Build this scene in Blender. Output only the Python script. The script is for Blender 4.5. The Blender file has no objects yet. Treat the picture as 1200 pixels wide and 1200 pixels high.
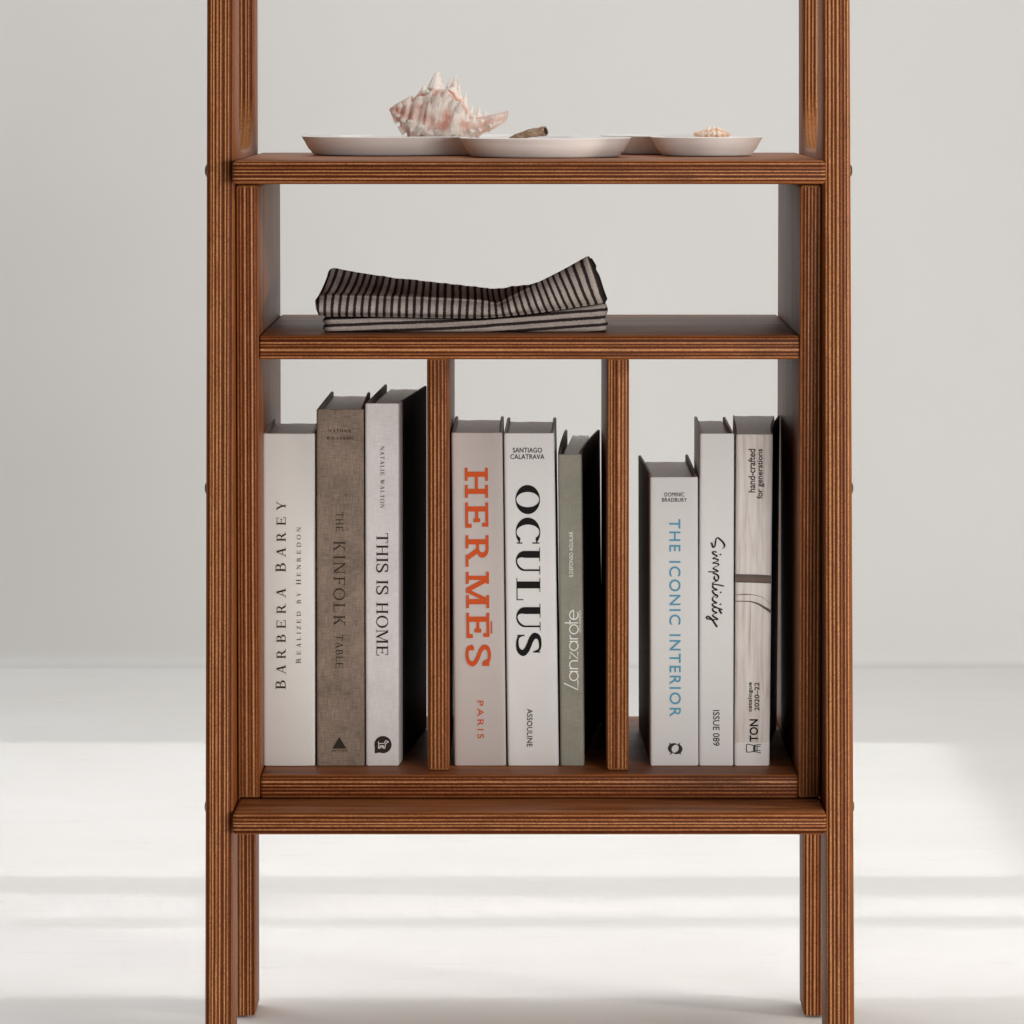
import bpy, bmesh, math, random
from mathutils import Vector, Matrix, noise as mnoise

S = bpy.context.scene
COL = S.collection
rnd = random.Random(7)

# ------------------------------------------------------------------ measures
K = 0.00067          # metres per photo pixel in the plane Y = 0
D = 3.53             # camera distance to the plane Y = 0
XC, YC = 618.0, 86.0
CAMZ = (1284 - YC) * K
def PX(px, Y=0.0): return (px - XC) * K * (D + Y) / D
def PZ(py, Y=0.0): return CAMZ - (py - YC) * K * (D + Y) / D

# ------------------------------------------------------------------ camera
cam_d = bpy.data.cameras.new('camera')
cam = bpy.data.objects.new('camera', cam_d); COL.objects.link(cam)
cam.location = (0, -D, CAMZ)
cam.rotation_euler = (math.radians(90), 0, 0)
cam_d.sensor_width = 36
cam_d.lens = 36 * D / (1200 * K)
cam_d.shift_x = (600 - XC) / 1200
cam_d.shift_y = -(600 - YC) / 1200
cam_d.clip_start = 0.05
cam_d.clip_end = 100
S.camera = cam
S.view_settings.view_transform = 'Standard'
S.view_settings.look = 'None'
S.view_settings.exposure = 0.0
S.view_settings.gamma = 1.0
S.view_settings.use_curve_mapping = False

# ------------------------------------------------------------------ world and lamps
W = bpy.data.worlds.new('World'); S.world = W
W.use_nodes = True
bg = W.node_tree.nodes['Background']
bg.inputs[0].default_value = (1.0, 0.985, 0.965, 1)
bg.inputs[1].default_value = 0.15

def area(name, loc, target, sx, sy, power, color=(1, 1, 1), spread=None, roll_y=None):
    l = bpy.data.lights.new(name, 'AREA')
    l.shape = 'RECTANGLE'; l.size = sx; l.size_y = sy
    l.energy = power; l.color = color
    if spread is not None: l.spread = math.radians(spread)
    o = bpy.data.objects.new(name, l); COL.objects.link(o)
    loc = Vector(loc); d = (Vector(target) - loc).normalized()
    zax = -d
    xax = Vector(roll_y) if roll_y else Vector((0, 0, 1)).cross(zax)
    xax = (xax - xax.dot(zax) * zax).normalized()
    yax = zax.cross(xax)
    o.matrix_world = Matrix.Translation(loc) @ Matrix((xax, yax, zax)).transposed().to_4x4()
    return o

# broad soft light of the studio: front right, and over the backdrop
area('key_lamp', (1.7, -3.6, 0.72), (0.0, 0.1, 0.55), 1.2, 0.8, 62, (1, 0.97, 0.945))
area('side_lamp', (2.8, -0.92, 1.12), (0.0, 0.09, 0.74), 0.22, 0.22, 34, (1, 0.93, 0.84))
area('floor_fill', (0.0, 0.8, 2.6), (0.0, 0.9, 0.0), 3.4, 2.8, 8.5, (1, 0.995, 0.98), 80)  # added overhead fill that lifts the floor, an unseen source
area('front_lamp', (1.25, -4.3, 0.60), (0.0, 0.1, 0.5), 1.5, 0.9, 42, (1, 0.975, 0.95))
area('backdrop_lamp', (-1.2, 1.0, 3.2), (-0.3, 1.75, 0.0), 3.0, 1.2, 32, (1, 1, 1))
area('top_lamp', (0.9, 0.3, 2.2), (0.0, 0.12, 0.7), 0.5, 0.5, 6, (1, 0.94, 0.86))

# low window light that falls across the floor behind the bookcase, one lamp per pane
def pane_beam(name, y0, y1, x0, x1, power, elev=24, dist=3.4, spread=2.2):
    e = math.radians(elev)
    t = Vector(((x0 + x1) / 2, (y0 + y1) / 2, 0))
    loc = t + dist * Vector((math.cos(e), 0, math.sin(e)))
    area(name, loc, t, y1 - y0, (x1 - x0) * math.sin(e), power, (1, 0.995, 0.975), spread, (0, 1, 0))
pane_beam('window_pane_lamp', 0.965, 1.86, -1.5, 0.50, 1.28, spread=1.0)
pane_beam('window_pane_lamp', 0.75, 0.85, -1.5, 1.05, 0.18, spread=1.3)
pane_beam('window_pane_lamp', 0.38, 0.695, -1.5, 1.05, 0.57, spread=1.5)

# ------------------------------------------------------------------ node helpers
def new_mat(name):
    m = bpy.data.materials.new(name); m.use_nodes = True
    nt = m.node_tree
    b = nt.nodes['Principled BSDF']
    return m, nt, b
def nd(nt, typ, **kw):
    n = nt.nodes.new(typ)
    for k, v in kw.items(): setattr(n, k, v)
    return n
def lk(nt, a, b): nt.links.new(a, b)
def mth(nt, op, a, b=None, c=None, clamp=False):
    n = nt.nodes.new('ShaderNodeMath'); n.operation = op; n.use_clamp = clamp
    for i, v in enumerate((a, b, c)):
        if v is None: continue
        if isinstance(v, (int, float)): n.inputs[i].default_value = v
        else: nt.links.new(v, n.inputs[i])
    return n.outputs[0]
def mixc(nt, f, a, b, mode='MIX'):
    n = nt.nodes.new('ShaderNodeMix'); n.data_type = 'RGBA'; n.blend_type = mode
    for sock, v in ((n.inputs[0], f), (n.inputs[6], a), (n.inputs[7], b)):
        if isinstance(v, (int, float)): sock.default_value = v
        elif isinstance(v, tuple): sock.default_value = (*v[:3], 1)
        else: nt.links.new(v, sock)
    return n.outputs[2]
def ramp(nt, f, stops, interp='LINEAR'):
    n = nt.nodes.new('ShaderNodeValToRGB'); n.color_ramp.interpolation = interp
    while len(n.color_ramp.elements) < len(stops): n.color_ramp.elements.new(0.5)
    for e, (p, c) in zip(n.color_ramp.elements, stops):
        e.position = p; e.color = (*c, 1) if len(c) == 3 else c
    nt.links.new(f, n.inputs[0]); return n.outputs[0]
def noise(nt, vec, scale, detail=3, rough=0.55, dist=0.0):
    n = nt.nodes.new('ShaderNodeTexNoise')
    n.inputs['Scale'].default_value = scale; n.inputs['Detail'].default_value = detail
    n.inputs['Roughness'].default_value = rough; n.inputs['Distortion'].default_value = dist
    if vec is not None: nt.links.new(vec, n.inputs['Vector'])
    return n.outputs[0]
def vscale(nt, vec, s, off=None):
    n = nt.nodes.new('ShaderNodeVectorMath'); n.operation = 'MULTIPLY'
    n.inputs[1].default_value = s; nt.links.new(vec, n.inputs[0])
    if off is None: return n.outputs[0]
    a = nt.nodes.new('ShaderNodeVectorMath'); a.operation = 'ADD'
    nt.links.new(n.outputs[0], a.inputs[0]); nt.links.new(off, a.inputs[1])
    return a.outputs[0]
def obj_random(nt):
    oi = nd(nt, 'ShaderNodeObjectInfo')
    return oi.outputs['Random']
def bump(nt, h, strength, dist, b):
    n = nd(nt, 'ShaderNodeBump'); n.inputs['Strength'].default_value = strength
    n.inputs['Distance'].default_value = dist
    lk(nt, h, n.inputs['Height']); lk(nt, n.outputs[0], b.inputs['Normal'])

# ------------------------------------------------------------------ materials
AX = {'x': 0, 'y': 1, 'z': 2}
def ply_edge(thick, length):
    """edge of birch plywood: thin pale and dark plies, running along the board"""
    m, nt, b = new_mat('plywood_edge_' + thick)
    tc = nd(nt, 'ShaderNodeTexCoord'); sep = nd(nt, 'ShaderNodeSeparateXYZ')
    lk(nt, tc.outputs['Object'], sep.inputs[0])
    t = sep.outputs[AX[thick]]
    r = obj_random(nt)
    off = nd(nt, 'ShaderNodeCombineXYZ')
    for i in range(3): lk(nt, mth(nt, 'MULTIPLY', r, 9.0 + 7 * i), off.inputs[i])
    # slow wander of the plies along the board
    sc = [14.0] * 3; sc[AX[thick]] = 60.0
    wob = noise(nt, vscale(nt, tc.outputs['Object'], tuple(sc), off.outputs[0]), 1.0, 2)
    t2 = mth(nt, 'ADD', t, mth(nt, 'MULTIPLY', mth(nt, 'SUBTRACT', wob, 0.5), 0.00035))
    P = 0.00285
    uv_ = nd(nt, 'ShaderNodeCombineXYZ'); lk(nt, mth(nt, 'MULTIPLY', t2, 260.0), uv_.inputs[0]); lk(nt, mth(nt, 'MULTIPLY', r, 90.0), uv_.inputs[1])
    uneven = noise(nt, uv_.outputs[0], 1.0, 1, 0.5)      # plies of unequal thickness
    cyc = mth(nt, 'ADD', mth(nt, 'DIVIDE', t2, P), mth(nt, 'MULTIPLY', mth(nt, 'SUBTRACT', uneven, 0.5), 1.15))
    hat = nd(nt, 'ShaderNodeAttribute', attribute_type='OBJECT'); hat.attribute_name = 'half_thickness'
    rim = mth(nt, 'SUBTRACT', hat.outputs['Fac'], mth(nt, 'ABSOLUTE', t))     # distance to the face of the board
    s = mth(nt, 'SINE', mth(nt, 'MULTIPLY', cyc, 2 * math.pi))
    s01 = mth(nt, 'MULTIPLY_ADD', s, 0.5, 0.5)
    # each ply has its own tone
    lay = mth(nt, 'FLOOR', mth(nt, 'ADD', cyc, 0.25))
    wn = nd(nt, 'ShaderNodeTexWhiteNoise', noise_dimensions='2D')
    cv = nd(nt, 'ShaderNodeCombineXYZ'); lk(nt, lay, cv.inputs[0]); lk(nt, mth(nt, 'MULTIPLY', r, 50), cv.inputs[1])
    lk(nt, cv.outputs[0], wn.inputs[0])
    # pores and fibre breaks
    sf = [900.0] * 3; sf[AX[length]] = 620.0
    fine = noise(nt, vscale(nt, tc.outputs['Object'], tuple(sf), off.outputs[0]), 1.0, 2, 0.6)
    sm = [420.0] * 3; sm[AX[length]] = 34.0
    med = noise(nt, vscale(nt, tc.outputs['Object'], tuple(sm), off.outputs[0]), 1.0, 3, 0.6)
    sb = [40.0] * 3; sb[AX[length]] = 7.0
    big = noise(nt, vscale(nt, tc.outputs['Object'], tuple(sb), off.outputs[0]), 1.0, 3, 0.6)
    v = mth(nt, 'ADD', s01, mth(nt, 'MULTIPLY', mth(nt, 'SUBTRACT', med, 0.5), 0.42))
    v = mth(nt, 'ADD', v, mth(nt, 'MULTIPLY', mth(nt, 'SUBTRACT', wn.outputs[0], 0.5), 0.46))
    c = ramp(nt, v, [(0.0, (0.058, 0.0140, 0.0043)), (0.26, (0.122, 0.0320, 0.0088)), (0.68, (0.200, 0.060, 0.0172)),
                     (0.88, (0.345, 0.137, 0.051)), (1.0, (0.49, 0.24, 0.105))])
    gain = nd(nt, 'ShaderNodeVectorMath', operation='SCALE'); lk(nt, c, gain.inputs[0])
    lk(nt, mth(nt, 'MULTIPLY_ADD', fine, 1.5, 0.20), gain.inputs['Scale'])
    c = gain.outputs[0]
    c = mixc(nt, mth(nt, 'MULTIPLY', ramp_val(nt, big, 0.58, 0.72), 0.6), c, (0.07, 0.02, 0.007))
    face = ramp(nt, med, [(0.3, (0.17, 0.055, 0.013)), (0.7, (0.28, 0.086, 0.026))])
    c = mixc(nt, mth(nt, 'SUBTRACT', 1.0, ramp_val(nt, rim, 0.0006, 0.0016)), c, face)
    if thick == 'x':      # where the cut turns level the plies are blended to one warm tone
        sn = nd(nt, 'ShaderNodeSeparateXYZ'); lk(nt, tc.outputs['Normal'], sn.inputs[0])
        c = mixc(nt, mth(nt, 'MULTIPLY', ramp_val(nt, mth(nt, 'ABSOLUTE', sn.outputs[2]), 0.10, 0.45), 0.75), c,
                 ramp(nt, fine, [(0.3, (0.20, 0.075, 0.025)), (0.7, (0.38, 0.16, 0.06))]))
    lk(nt, c, b.inputs['Base Color'])
    b.inputs['Roughness'].default_value = 0.45
    b.inputs['Specular IOR Level'].default_value = 0.07
    bump(nt, v, 0.25, 0.0003, b)
    return m
def ramp_val(nt, v, a, bb):
    n = nd(nt, 'ShaderNodeMapRange'); n.inputs[1].default_value = a; n.inputs[2].default_value = bb
    lk(nt, v, n.inputs[0]); return n.outputs[0]

def veneer(length, name):
    m, nt, b = new_mat(name)
    tc = nd(nt, 'ShaderNodeTexCoord')
    r = obj_random(nt)
    off = nd(nt, 'ShaderNodeCombineXYZ')
    for i in range(3): lk(nt, mth(nt, 'MULTIPLY', r, 5.0 + 8 * i), off.inputs[i])
    s1 = [26.0] * 3; s1[AX[length]] = 2.2
    s2 = [520.0] * 3; s2[AX[length]] = 26.0
    s3 = [110.0] * 3; s3[AX[length]] = 7.0
    n1 = noise(nt, vscale(nt, tc.outputs['Object'], tuple(s1), off.outputs[0]), 1.0, 4, 0.55, 0.9)
    n2 = noise(nt, vscale(nt, tc.outputs['Object'], tuple(s2), off.outputs[0]), 1.0, 2, 0.6)
    n3 = noise(nt, vscale(nt, tc.outputs['Object'], tuple(s3), off.outputs[0]), 1.0, 3, 0.6)
    v = mth(nt, 'MULTIPLY_ADD', n1, 0.55, mth(nt, 'MULTIPLY_ADD', n3, 0.35, mth(nt, 'MULTIPLY', n2, 0.30)))
    g = 0.62 if length == 'z' else 0.92        # shade put into the colour: upright sheets darkened against the lamp light
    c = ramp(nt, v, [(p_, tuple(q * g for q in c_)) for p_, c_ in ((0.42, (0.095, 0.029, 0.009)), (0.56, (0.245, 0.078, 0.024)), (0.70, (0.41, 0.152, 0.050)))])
    c = mixc(nt, mth(nt, 'MULTIPLY', ramp_val(nt, n2, 0.56, 0.72), 0.5), c, (0.06, 0.019, 0.007))
    lk(nt, c, b.inputs['Base Color'])
    lk(nt, mth(nt, 'MULTIPLY_ADD', n3, 0.34, 0.30), b.inputs['Roughness'])
    b.inputs['Specular IOR Level'].default_value = 0.26
    bump(nt, mth(nt, 'ADD', n2, n3), 0.40, 0.0005, b)
    return m

M_EX = ply_edge('x', 'z'); M_EZ = ply_edge('z', 'x')
M_VV = veneer('z', 'veneer_upright'); M_VH = veneer('x', 'veneer_flat')

def plain(name, col, rough=0.5, spec=0.5, var=0.06, nscale=60, bumps=0.0, bscale=900, metal=0.0):
    m, nt, b = new_mat(name)
    tc = nd(nt, 'ShaderNodeTexCoord')
    n = noise(nt, tc.outputs['Object'], nscale, 4, 0.6)
    f = mth(nt, 'MULTIPLY_ADD', mth(nt, 'SUBTRACT', n, 0.5), 2 * var, 1.0)
    mul = nd(nt, 'ShaderNodeVectorMath', operation='SCALE'); mul.inputs[0].default_value = col
    lk(nt, f, mul.inputs['Scale']); lk(nt, mul.outputs[0], b.inputs['Base Color'])
    b.inputs['Roughness'].default_value = rough; b.inputs['Specular IOR Level'].default_value = spec
    b.inputs['Metallic'].default_value = metal
    if bumps:
        n2 = noise(nt, tc.outputs['Object'], bscale, 2, 0.6)
        bump(nt, n2, bumps, 0.0004, b)
    return m

def linen(name, ca, cb, strength=0.35):
    """woven book cloth: crossing slubby threads"""
    m, nt, b = new_mat(name)
    tc = nd(nt, 'ShaderNodeTexCoord')
    h = noise(nt, vscale(nt, tc.outputs['Object'], (120, 120, 1500)), 1.0, 3, 0.65)
    v = noise(nt, vscale(nt, tc.outputs['Object'], (1500, 1500, 90)), 1.0, 3, 0.65)
    lo = noise(nt, tc.outputs['Object'], 45, 3, 0.6)
    t = mth(nt, 'MULTIPLY_ADD', lo, 0.35, mth(nt, 'MULTIPLY', mth(nt, 'ADD', h, v), 0.5))
    c = ramp(nt, t, [(0.42, ca), (0.92, cb)])
    lk(nt, c, b.inputs['Base Color']); b.inputs['Roughness'].default_value = 0.85
    b.inputs['Specular IOR Level'].default_value = 0.2
    bump(nt, mth(nt, 'ADD', h, v), strength, 0.0003, b)
    return m

def pages_mat():
    m, nt, b = new_mat('page_edges')
    tc = nd(nt, 'ShaderNodeTexCoord')
    n = noise(nt, vscale(nt, tc.outputs['Object'], (2600, 40, 12)), 1.0, 3, 0.7)
    c = ramp(nt, n, [(0.3, (0.52, 0.46, 0.41)), (0.7, (0.80, 0.75, 0.69))])
    lk(nt, c, b.inputs['Base Color']); b.inputs['Roughness'].default_value = 0.42
    b.inputs['Specular IOR Level'].default_value = 0.6
    return m
M_PAGE = pages_mat()

def whitewashed():
    m, nt, b = new_mat('printed_whitewashed_wood')
    tc = nd(nt, 'ShaderNodeTexCoord')
    g = noise(nt, vscale(nt, tc.outputs['Object'], (260, 260, 14)), 1.0, 4, 0.6, 1.2)
    w = nd(nt, 'ShaderNodeTexWave', wave_type='BANDS', bands_direction='X')
    w.inputs['Scale'].default_value = 60; w.inputs['Distortion'].default_value = 9
    w.inputs['Detail'].default_value = 3; w.inputs['Detail Scale'].default_value = 0.6
    lk(nt, vscale(nt, tc.outputs['Object'], (1, 1, 0.16)), w.inputs['Vector'])
    k = noise(nt, vscale(nt, tc.outputs['Object'], (70, 70, 22)), 1.0, 2, 0.5)
    v = mth(nt, 'MULTIPLY_ADD', g, 0.6, mth(nt, 'MULTIPLY_ADD', w.outputs[1], 0.07, mth(nt, 'MULTIPLY', k, 0.3)))
    c = ramp(nt, v, [(0.28, (0.42, 0.33, 0.29)), (0.46, (0.62, 0.56, 0.52)), (0.64, (0.72, 0.68, 0.65))])
    sep = nd(nt, 'ShaderNodeSeparateXYZ'); lk(nt, tc.outputs['Object'], sep.inputs[0])
    low = mth(nt, 'LESS_THAN', sep.outputs[2], 0.0188)
    c = mixc(nt, low, c, (0.72, 0.69, 0.67))
    lk(nt, c, b.inputs['Base Color']); b.inputs['Roughness'].default_value = 0.5
    return m

def floor_mat():
    m, nt, b = new_mat('painted_floor')
    tc = nd(nt, 'ShaderNodeTexCoord')
    n = noise(nt, vscale(nt, tc.outputs['Object'], (1.2, 2.0, 1)), 2.0, 5, 0.6)
    f = noise(nt, tc.outputs['Object'], 38, 5, 0.7)
    streak = noise(nt, vscale(nt, tc.outputs['Object'], (9, 60, 1)), 1.0, 4, 0.65, 0.5)
    c = ramp(nt, n, [(0.3, (0.80, 0.79, 0.775)), (0.7, (0.85, 0.845, 0.835))])
    c = mixc(nt, mth(nt, 'MULTIPLY', ramp_val(nt, streak, 0.60, 0.76), 0.45), c, (0.66, 0.63, 0.585))
    c = mixc(nt, mth(nt, 'MULTIPLY', ramp_val(nt, f, 0.66, 0.80), 0.35), c, (0.60, 0.56, 0.50))
    lk(nt, c, b.inputs['Base Color'])
    lk(nt, mth(nt, 'MULTIPLY_ADD', n, 0.2, 0.45), b.inputs['Roughness'])
    b.inputs['Specular IOR Level'].default_value = 0.3
    bump(nt, f, 0.08, 0.002, b)
    return m
def wall_mat():
    m, nt, b = new_mat('painted_wall')
    tc = nd(nt, 'ShaderNodeTexCoord')
    n = noise(nt, tc.outputs['Object'], 1.3, 4, 0.6)
    c = ramp(nt, n, [(0.3, (0.71, 0.705, 0.69)), (0.7, (0.745, 0.74, 0.73))])
    lk(nt, c, b.inputs['Base Color']); b.inputs['Roughness'].default_value = 0.8
    b.inputs['Specular IOR Level'].default_value = 0.2
    n2 = noise(nt, tc.outputs['Object'], 60, 3, 0.6)
    bump(nt, n2, 0.06, 0.002, b)
    return m

# ------------------------------------------------------------------ object helpers
def link(o, parent=None):
    COL.objects.link(o)
    if parent is not None: o.parent = parent
    return o
def tag(o, label, cat, group=None):
    o['label'] = label; o['category'] = cat
    if group: o['group'] = group
    return o
def thing(name, loc, label, cat, group=None):
    o = bpy.data.objects.new(name, None); o.location = loc; o.empty_display_size = 0.02
    COL.objects.link(o); return tag(o, label, cat, group)
def mesh_obj(name, verts, faces, mats, parent=None, loc=(0, 0, 0), smooth=False, uvs=None):
    me = bpy.data.meshes.new(name)
    me.from_pydata([tuple(v) for v in verts], [], faces)
    for m in (mats if isinstance(mats, (list, tuple)) else [mats]): me.materials.append(m)
    if smooth: me.shade_smooth()
    me.update()
    o = bpy.data.objects.new(name, me)
    base = Vector(loc) - (parent.location if parent is not None else Vector())
    o.location = base
    return link(o, parent)
def fix_normals(o):
    bm = bmesh.new(); bm.from_mesh(o.data)
    bmesh.ops.recalc_face_normals(bm, faces=bm.faces); bm.to_mesh(o.data); bm.free()
def sharp(o, deg=35):
    o.data.shade_smooth(); o.data.set_sharp_from_angle(angle=math.radians(deg))

# ------------------------------------------------------------------ the room
def build_room():
    f = mesh_obj('floor', [(-7, -7, 0), (7, -7, 0), (7, 2.6, 0), (-7, 2.6, 0)], [(0, 1, 2, 3)], floor_mat())
    f['kind'] = 'structure'
    # wall with a small hollow where it meets the floor
    pts = [(2.524, -0.0010), (2.545, 0.0012), (2.556, 0.0035), (2.562, 0.008), (2.564, 0.014), (2.564, 0.03), (2.564, 3.6), (2.70, 3.6), (2.70, -0.0010)]
    v, fc = [], []
    for x in (-7, 7):
        for (y, z) in pts: v.append((x, y, z))
    n = len(pts)
    for i in range(n):
        j = (i + 1) % n; fc.append((i, j, n + j, n + i))
    w = mesh_obj('wall', v, fc, wall_mat()); fix_normals(w); sharp(w, 40)
    w['kind'] = 'structure'
build_room()

# ------------------------------------------------------------------ bookcase
CASE = thing('bookcase', (0, 0.15, 0), 'tall open bookcase of brown stained plywood with striped layered edges', 'bookcase')

def board(name, x, y, z, axis, parent, edge=None, bev=0.0022, shear=0.0, big=None):
    """x, y, z = (lo, hi) in world; axis = thickness axis; shear = shift in y at top minus bottom"""
    c = Vector(((x[0] + x[1]) / 2, (y[0] + y[1]) / 2, (z[0] + z[1]) / 2))
    h = Vector(((x[1] - x[0]) / 2, (y[1] - y[0]) / 2, (z[1] - z[0]) / 2))
    bm = bmesh.new()
    bmesh.ops.create_cube(bm, size=2.0)
    for v in bm.verts:
        v.co = Vector((v.co.x * h.x, v.co.y * h.y, v.co.z * h.z))
    if big:       # rounder front upper edge
        es = [e for e in bm.edges if all(abs(v.co.y + h.y) < 1e-6 and abs(v.co.z - h.z) < 1e-6 for v in e.verts)]
        bmesh.ops.bevel(bm, geom=es, offset=big, segments=5, profile=0.5, affect='EDGES')
        es = [e for e in bm.edges if e.calc_face_angle(0) > 0.9]
        bmesh.ops.bevel(bm, geom=es, offset=bev, segments=3, profile=0.5, affect='EDGES')
    else:
        bmesh.ops.bevel(bm, geom=bm.edges[:], offset=bev, segments=3, profile=0.5, affect='EDGES')
    for v in bm.verts: v.co.y += shear * v.co.z / (2 * h.z)
    bmesh.ops.recalc_face_normals(bm, faces=bm.faces)
    ai = AX[axis]
    for f in bm.faces:
        f.material_index = 1 if abs(f.normal[ai]) > 0.93 else 0
        f.smooth = True
    me = bpy.data.meshes.new(name); bm.to_mesh(me); bm.free()
    me.materials.append(M_EX if axis == 'x' else M_EZ)
    me.materials.append(M_VV if axis == 'x' else M_VH)
    me.set_sharp_from_angle(angle=math.radians(40))
    o = bpy.data.objects.new(name, me); o.location = c - parent.location
    o['half_thickness'] = float(h[ai])
    return link(o, parent)

def front_y(z): return -0.010 + 0.018 * z / 0.86
def rear_y(z): return 0.291 - 0.0295 * z / 0.86
def rounded(poly, radii, seg=7):
    out = []; n = len(poly)
    for i in range(n):
        p = Vector(poly[i]); a = Vector(poly[i - 1]); b = Vector(poly[(i + 1) % n]); r = radii[i]
        if r <= 0: out.append(p); continue
        p0 = p + (a - p).normalized() * r; p1 = p + (b - p).normalized() * r
        for k in range(seg + 1):
            t = k / seg
            out.append((1 - t) ** 2 * p0 + 2 * t * (1 - t) * p + t * t * p1)
    return out
def side_frame(x0, x1, lean, outer_sign):
    """ladder side: front and rear post with rails between, cut from one plywood sheet"""
    T = x1 - x0; bev = 0.0030
    ztop = 1.30; zb = 0.002; pw = 0.060
    fy, ry = front_y, rear_y
    outer = [(fy(zb), zb), (fy(zb) + pw, zb), (fy(0.225) + pw, 0.225), (ry(0.225), 0.225), (ry(zb), zb), (ry(zb) + 0.055, zb),
             (ry(ztop) + 0.055, ztop), (fy(ztop), ztop)]
    outer = rounded(outer, [0, 0, 0.03, 0.03, 0, 0, 0.03, 0.03])
    loops = [outer]
    for (za, zc) in ((0.33, 0.63), (0.7405, 1.24)):
        h = [(fy(za) + pw, za), (ry(za), za), (ry(zc), zc), (fy(zc) + pw, zc)]
        loops.append(rounded(h, [0.045, 0.055, 0.04, 0.04], 10))
    cu = bpy.data.curves.new('frame_outline', 'CURVE'); cu.dimensions = '2D'; cu.fill_mode = 'BOTH'
    for lp in loops:
        sp = cu.splines.new('POLY'); sp.points.add(len(lp) - 1)
        for p, q in zip(sp.points, lp): p.co = (q[0], q[1], 0, 1)
        sp.use_cyclic_u = True
    cu.extrude = T / 2 - bev; cu.bevel_depth = bev; cu.bevel_resolution = 2; cu.offset = -bev
    tmp = bpy.data.objects.new('frame_outline', cu); COL.objects.link(tmp)
    dg = bpy.context.evaluated_depsgraph_get()
    me = bpy.data.meshes.new_from_object(tmp.evaluated_get(dg))
    bpy.data.objects.remove(tmp)
    xm = (x0 + x1) / 2
    for v in me.vertices:
        a, b, c = v.co
        v.co = (c + lean * (0.86 - b) / 0.86, a - 0.15, b)
    bm = bmesh.new(); bm.from_mesh(me)
    bmesh.ops.remove_doubles(bm, verts=bm.verts, dist=1e-6)
    bmesh.ops.recalc_face_normals(bm, faces=bm.faces)
    for f in bm.faces: f.material_index = 1 if abs(f.normal.x) > 0.93 else 0
    bm.to_mesh(me); bm.free()
    me.materials.clear(); me.materials.append(M_EX); me.materials.append(M_VV)
    me.shade_smooth(); me.set_sharp_from_angle(angle=math.radians(40))
    o = bpy.data.objects.new('side_frame', me)
    o['half_thickness'] = T / 2
    o.location = (xm, 0, 0); link(o, CASE)
    # bolt heads and feet
    for py in (200, 572, 945):
        for yy in (0.030, 0.295):
            z = PZ(py, 0.03)
            prof = [(0.0, 0.0032), (0.0030, 0.0029), (0.0050, 0.0017), (0.0058, 0.0004), (0.0058, -0.001)]
            vs, fs = [], []
            N = 20
            for (r, h) in prof:
                for k in range(N):
                    a = 2 * math.pi * k / N
                    vs.append((outer_sign * (T / 2 + h) + lean * (0.86 - z) / 0.86,
                               yy - 0.15 + r * math.cos(a), z + r * math.sin(a)))
            for i in range(len(prof) - 1):
                for k in range(N):
                    fs.append((i * N + k, i * N + (k + 1) % N, (i + 1) * N + (k + 1) % N, (i + 1) * N + k))
            b = mesh_obj('bolt', vs, fs, M_BOLT, None, smooth=True); fix_normals(b); b.parent = o
    for yy in (fy(0) + 0.03, ry(0) + 0.03):
        vs, fs = [], []; N = 16
        for z, r in ((0.0004, 0.0075), (0.0015, 0.0085), (0.0030, 0.0085)):
            for k in range(N):
                a = 2 * math.pi * k / N
                vs.append((lean + r * math.cos(a), yy - 0.15 + r * 2.3 * math.sin(a), z))
        for i in range(2):
            for k in range(N): fs.append((i * N + k, i * N + (k + 1) % N, (i + 1) * N + (k + 1) % N, (i + 1) * N + k))
        fs.append(tuple(range(N))); fs.append(tuple(range(2 * N, 3 * N)))
        ft = mesh_obj('foot_pad', vs, fs, M_PAD); fix_normals(ft); ft.parent = o
    return o
M_BOLT = plain('bolt_steel', (0.16, 0.13, 0.11), 0.35, 0.5, 0.05, metal=0.8)
M_PAD = plain('foot_felt', (0.10, 0.085, 0.07), 0.9)

side_frame(-0.2522, -0.2306, -0.0003, -1)
side_frame(0.2320, 0.2538, 0.0026, 1)

ZT0, ZT1 = 0.7161, 0.7347       # top shelf
ZB0, ZB1 = 0.2080, 0.2254       # bottom shelf
board('shelf', (-0.2303, 0.2330), (-0.020, 0.332), (ZT0, ZT1), 'z', CASE, bev=0.0038)
board('shelf', (-0.2303, 0.2338), (-0.020, 0.350), (ZB0, ZB1), 'z', CASE, bev=0.0034, big=0.0062)
# the open compartment box between the two shelves
BX0, BX1 = -0.2300, 0.2330; BT = 0.0177
ZBOX0, ZBOX1 = 0.2266, 0.7145
SH = -0.029
for xx in ((BX0, BX0 + BT), (BX1 - BT, BX1)):
    board('side_panel', xx, (0.0305, 0.345), (ZBOX0, ZBOX1), 'x', CASE, shear=SH)
ix0, ix1 = BX0 + BT + 0.0002, BX1 - BT - 0.0002
ZM0, ZM1 = 0.5764, 0.5953
ZF = 0.2450
board('middle_shelf', (ix0, ix1), (0.0255, 0.338), (ZM0, ZM1), 'z', CASE)
board('bottom_panel', (ix0, ix1), (0.0438, 0.372), (ZBOX0, ZF), 'z', CASE)
for a, b in ((500.4, 526.0), (711.6, 737.2)):
    board('divider', (PX(a, 0.05), PX(b, 0.05)), (0.055, 0.350), (ZF + 0.0003, ZM0 - 0.0003), 'x', CASE, shear=-0.018)

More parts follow.
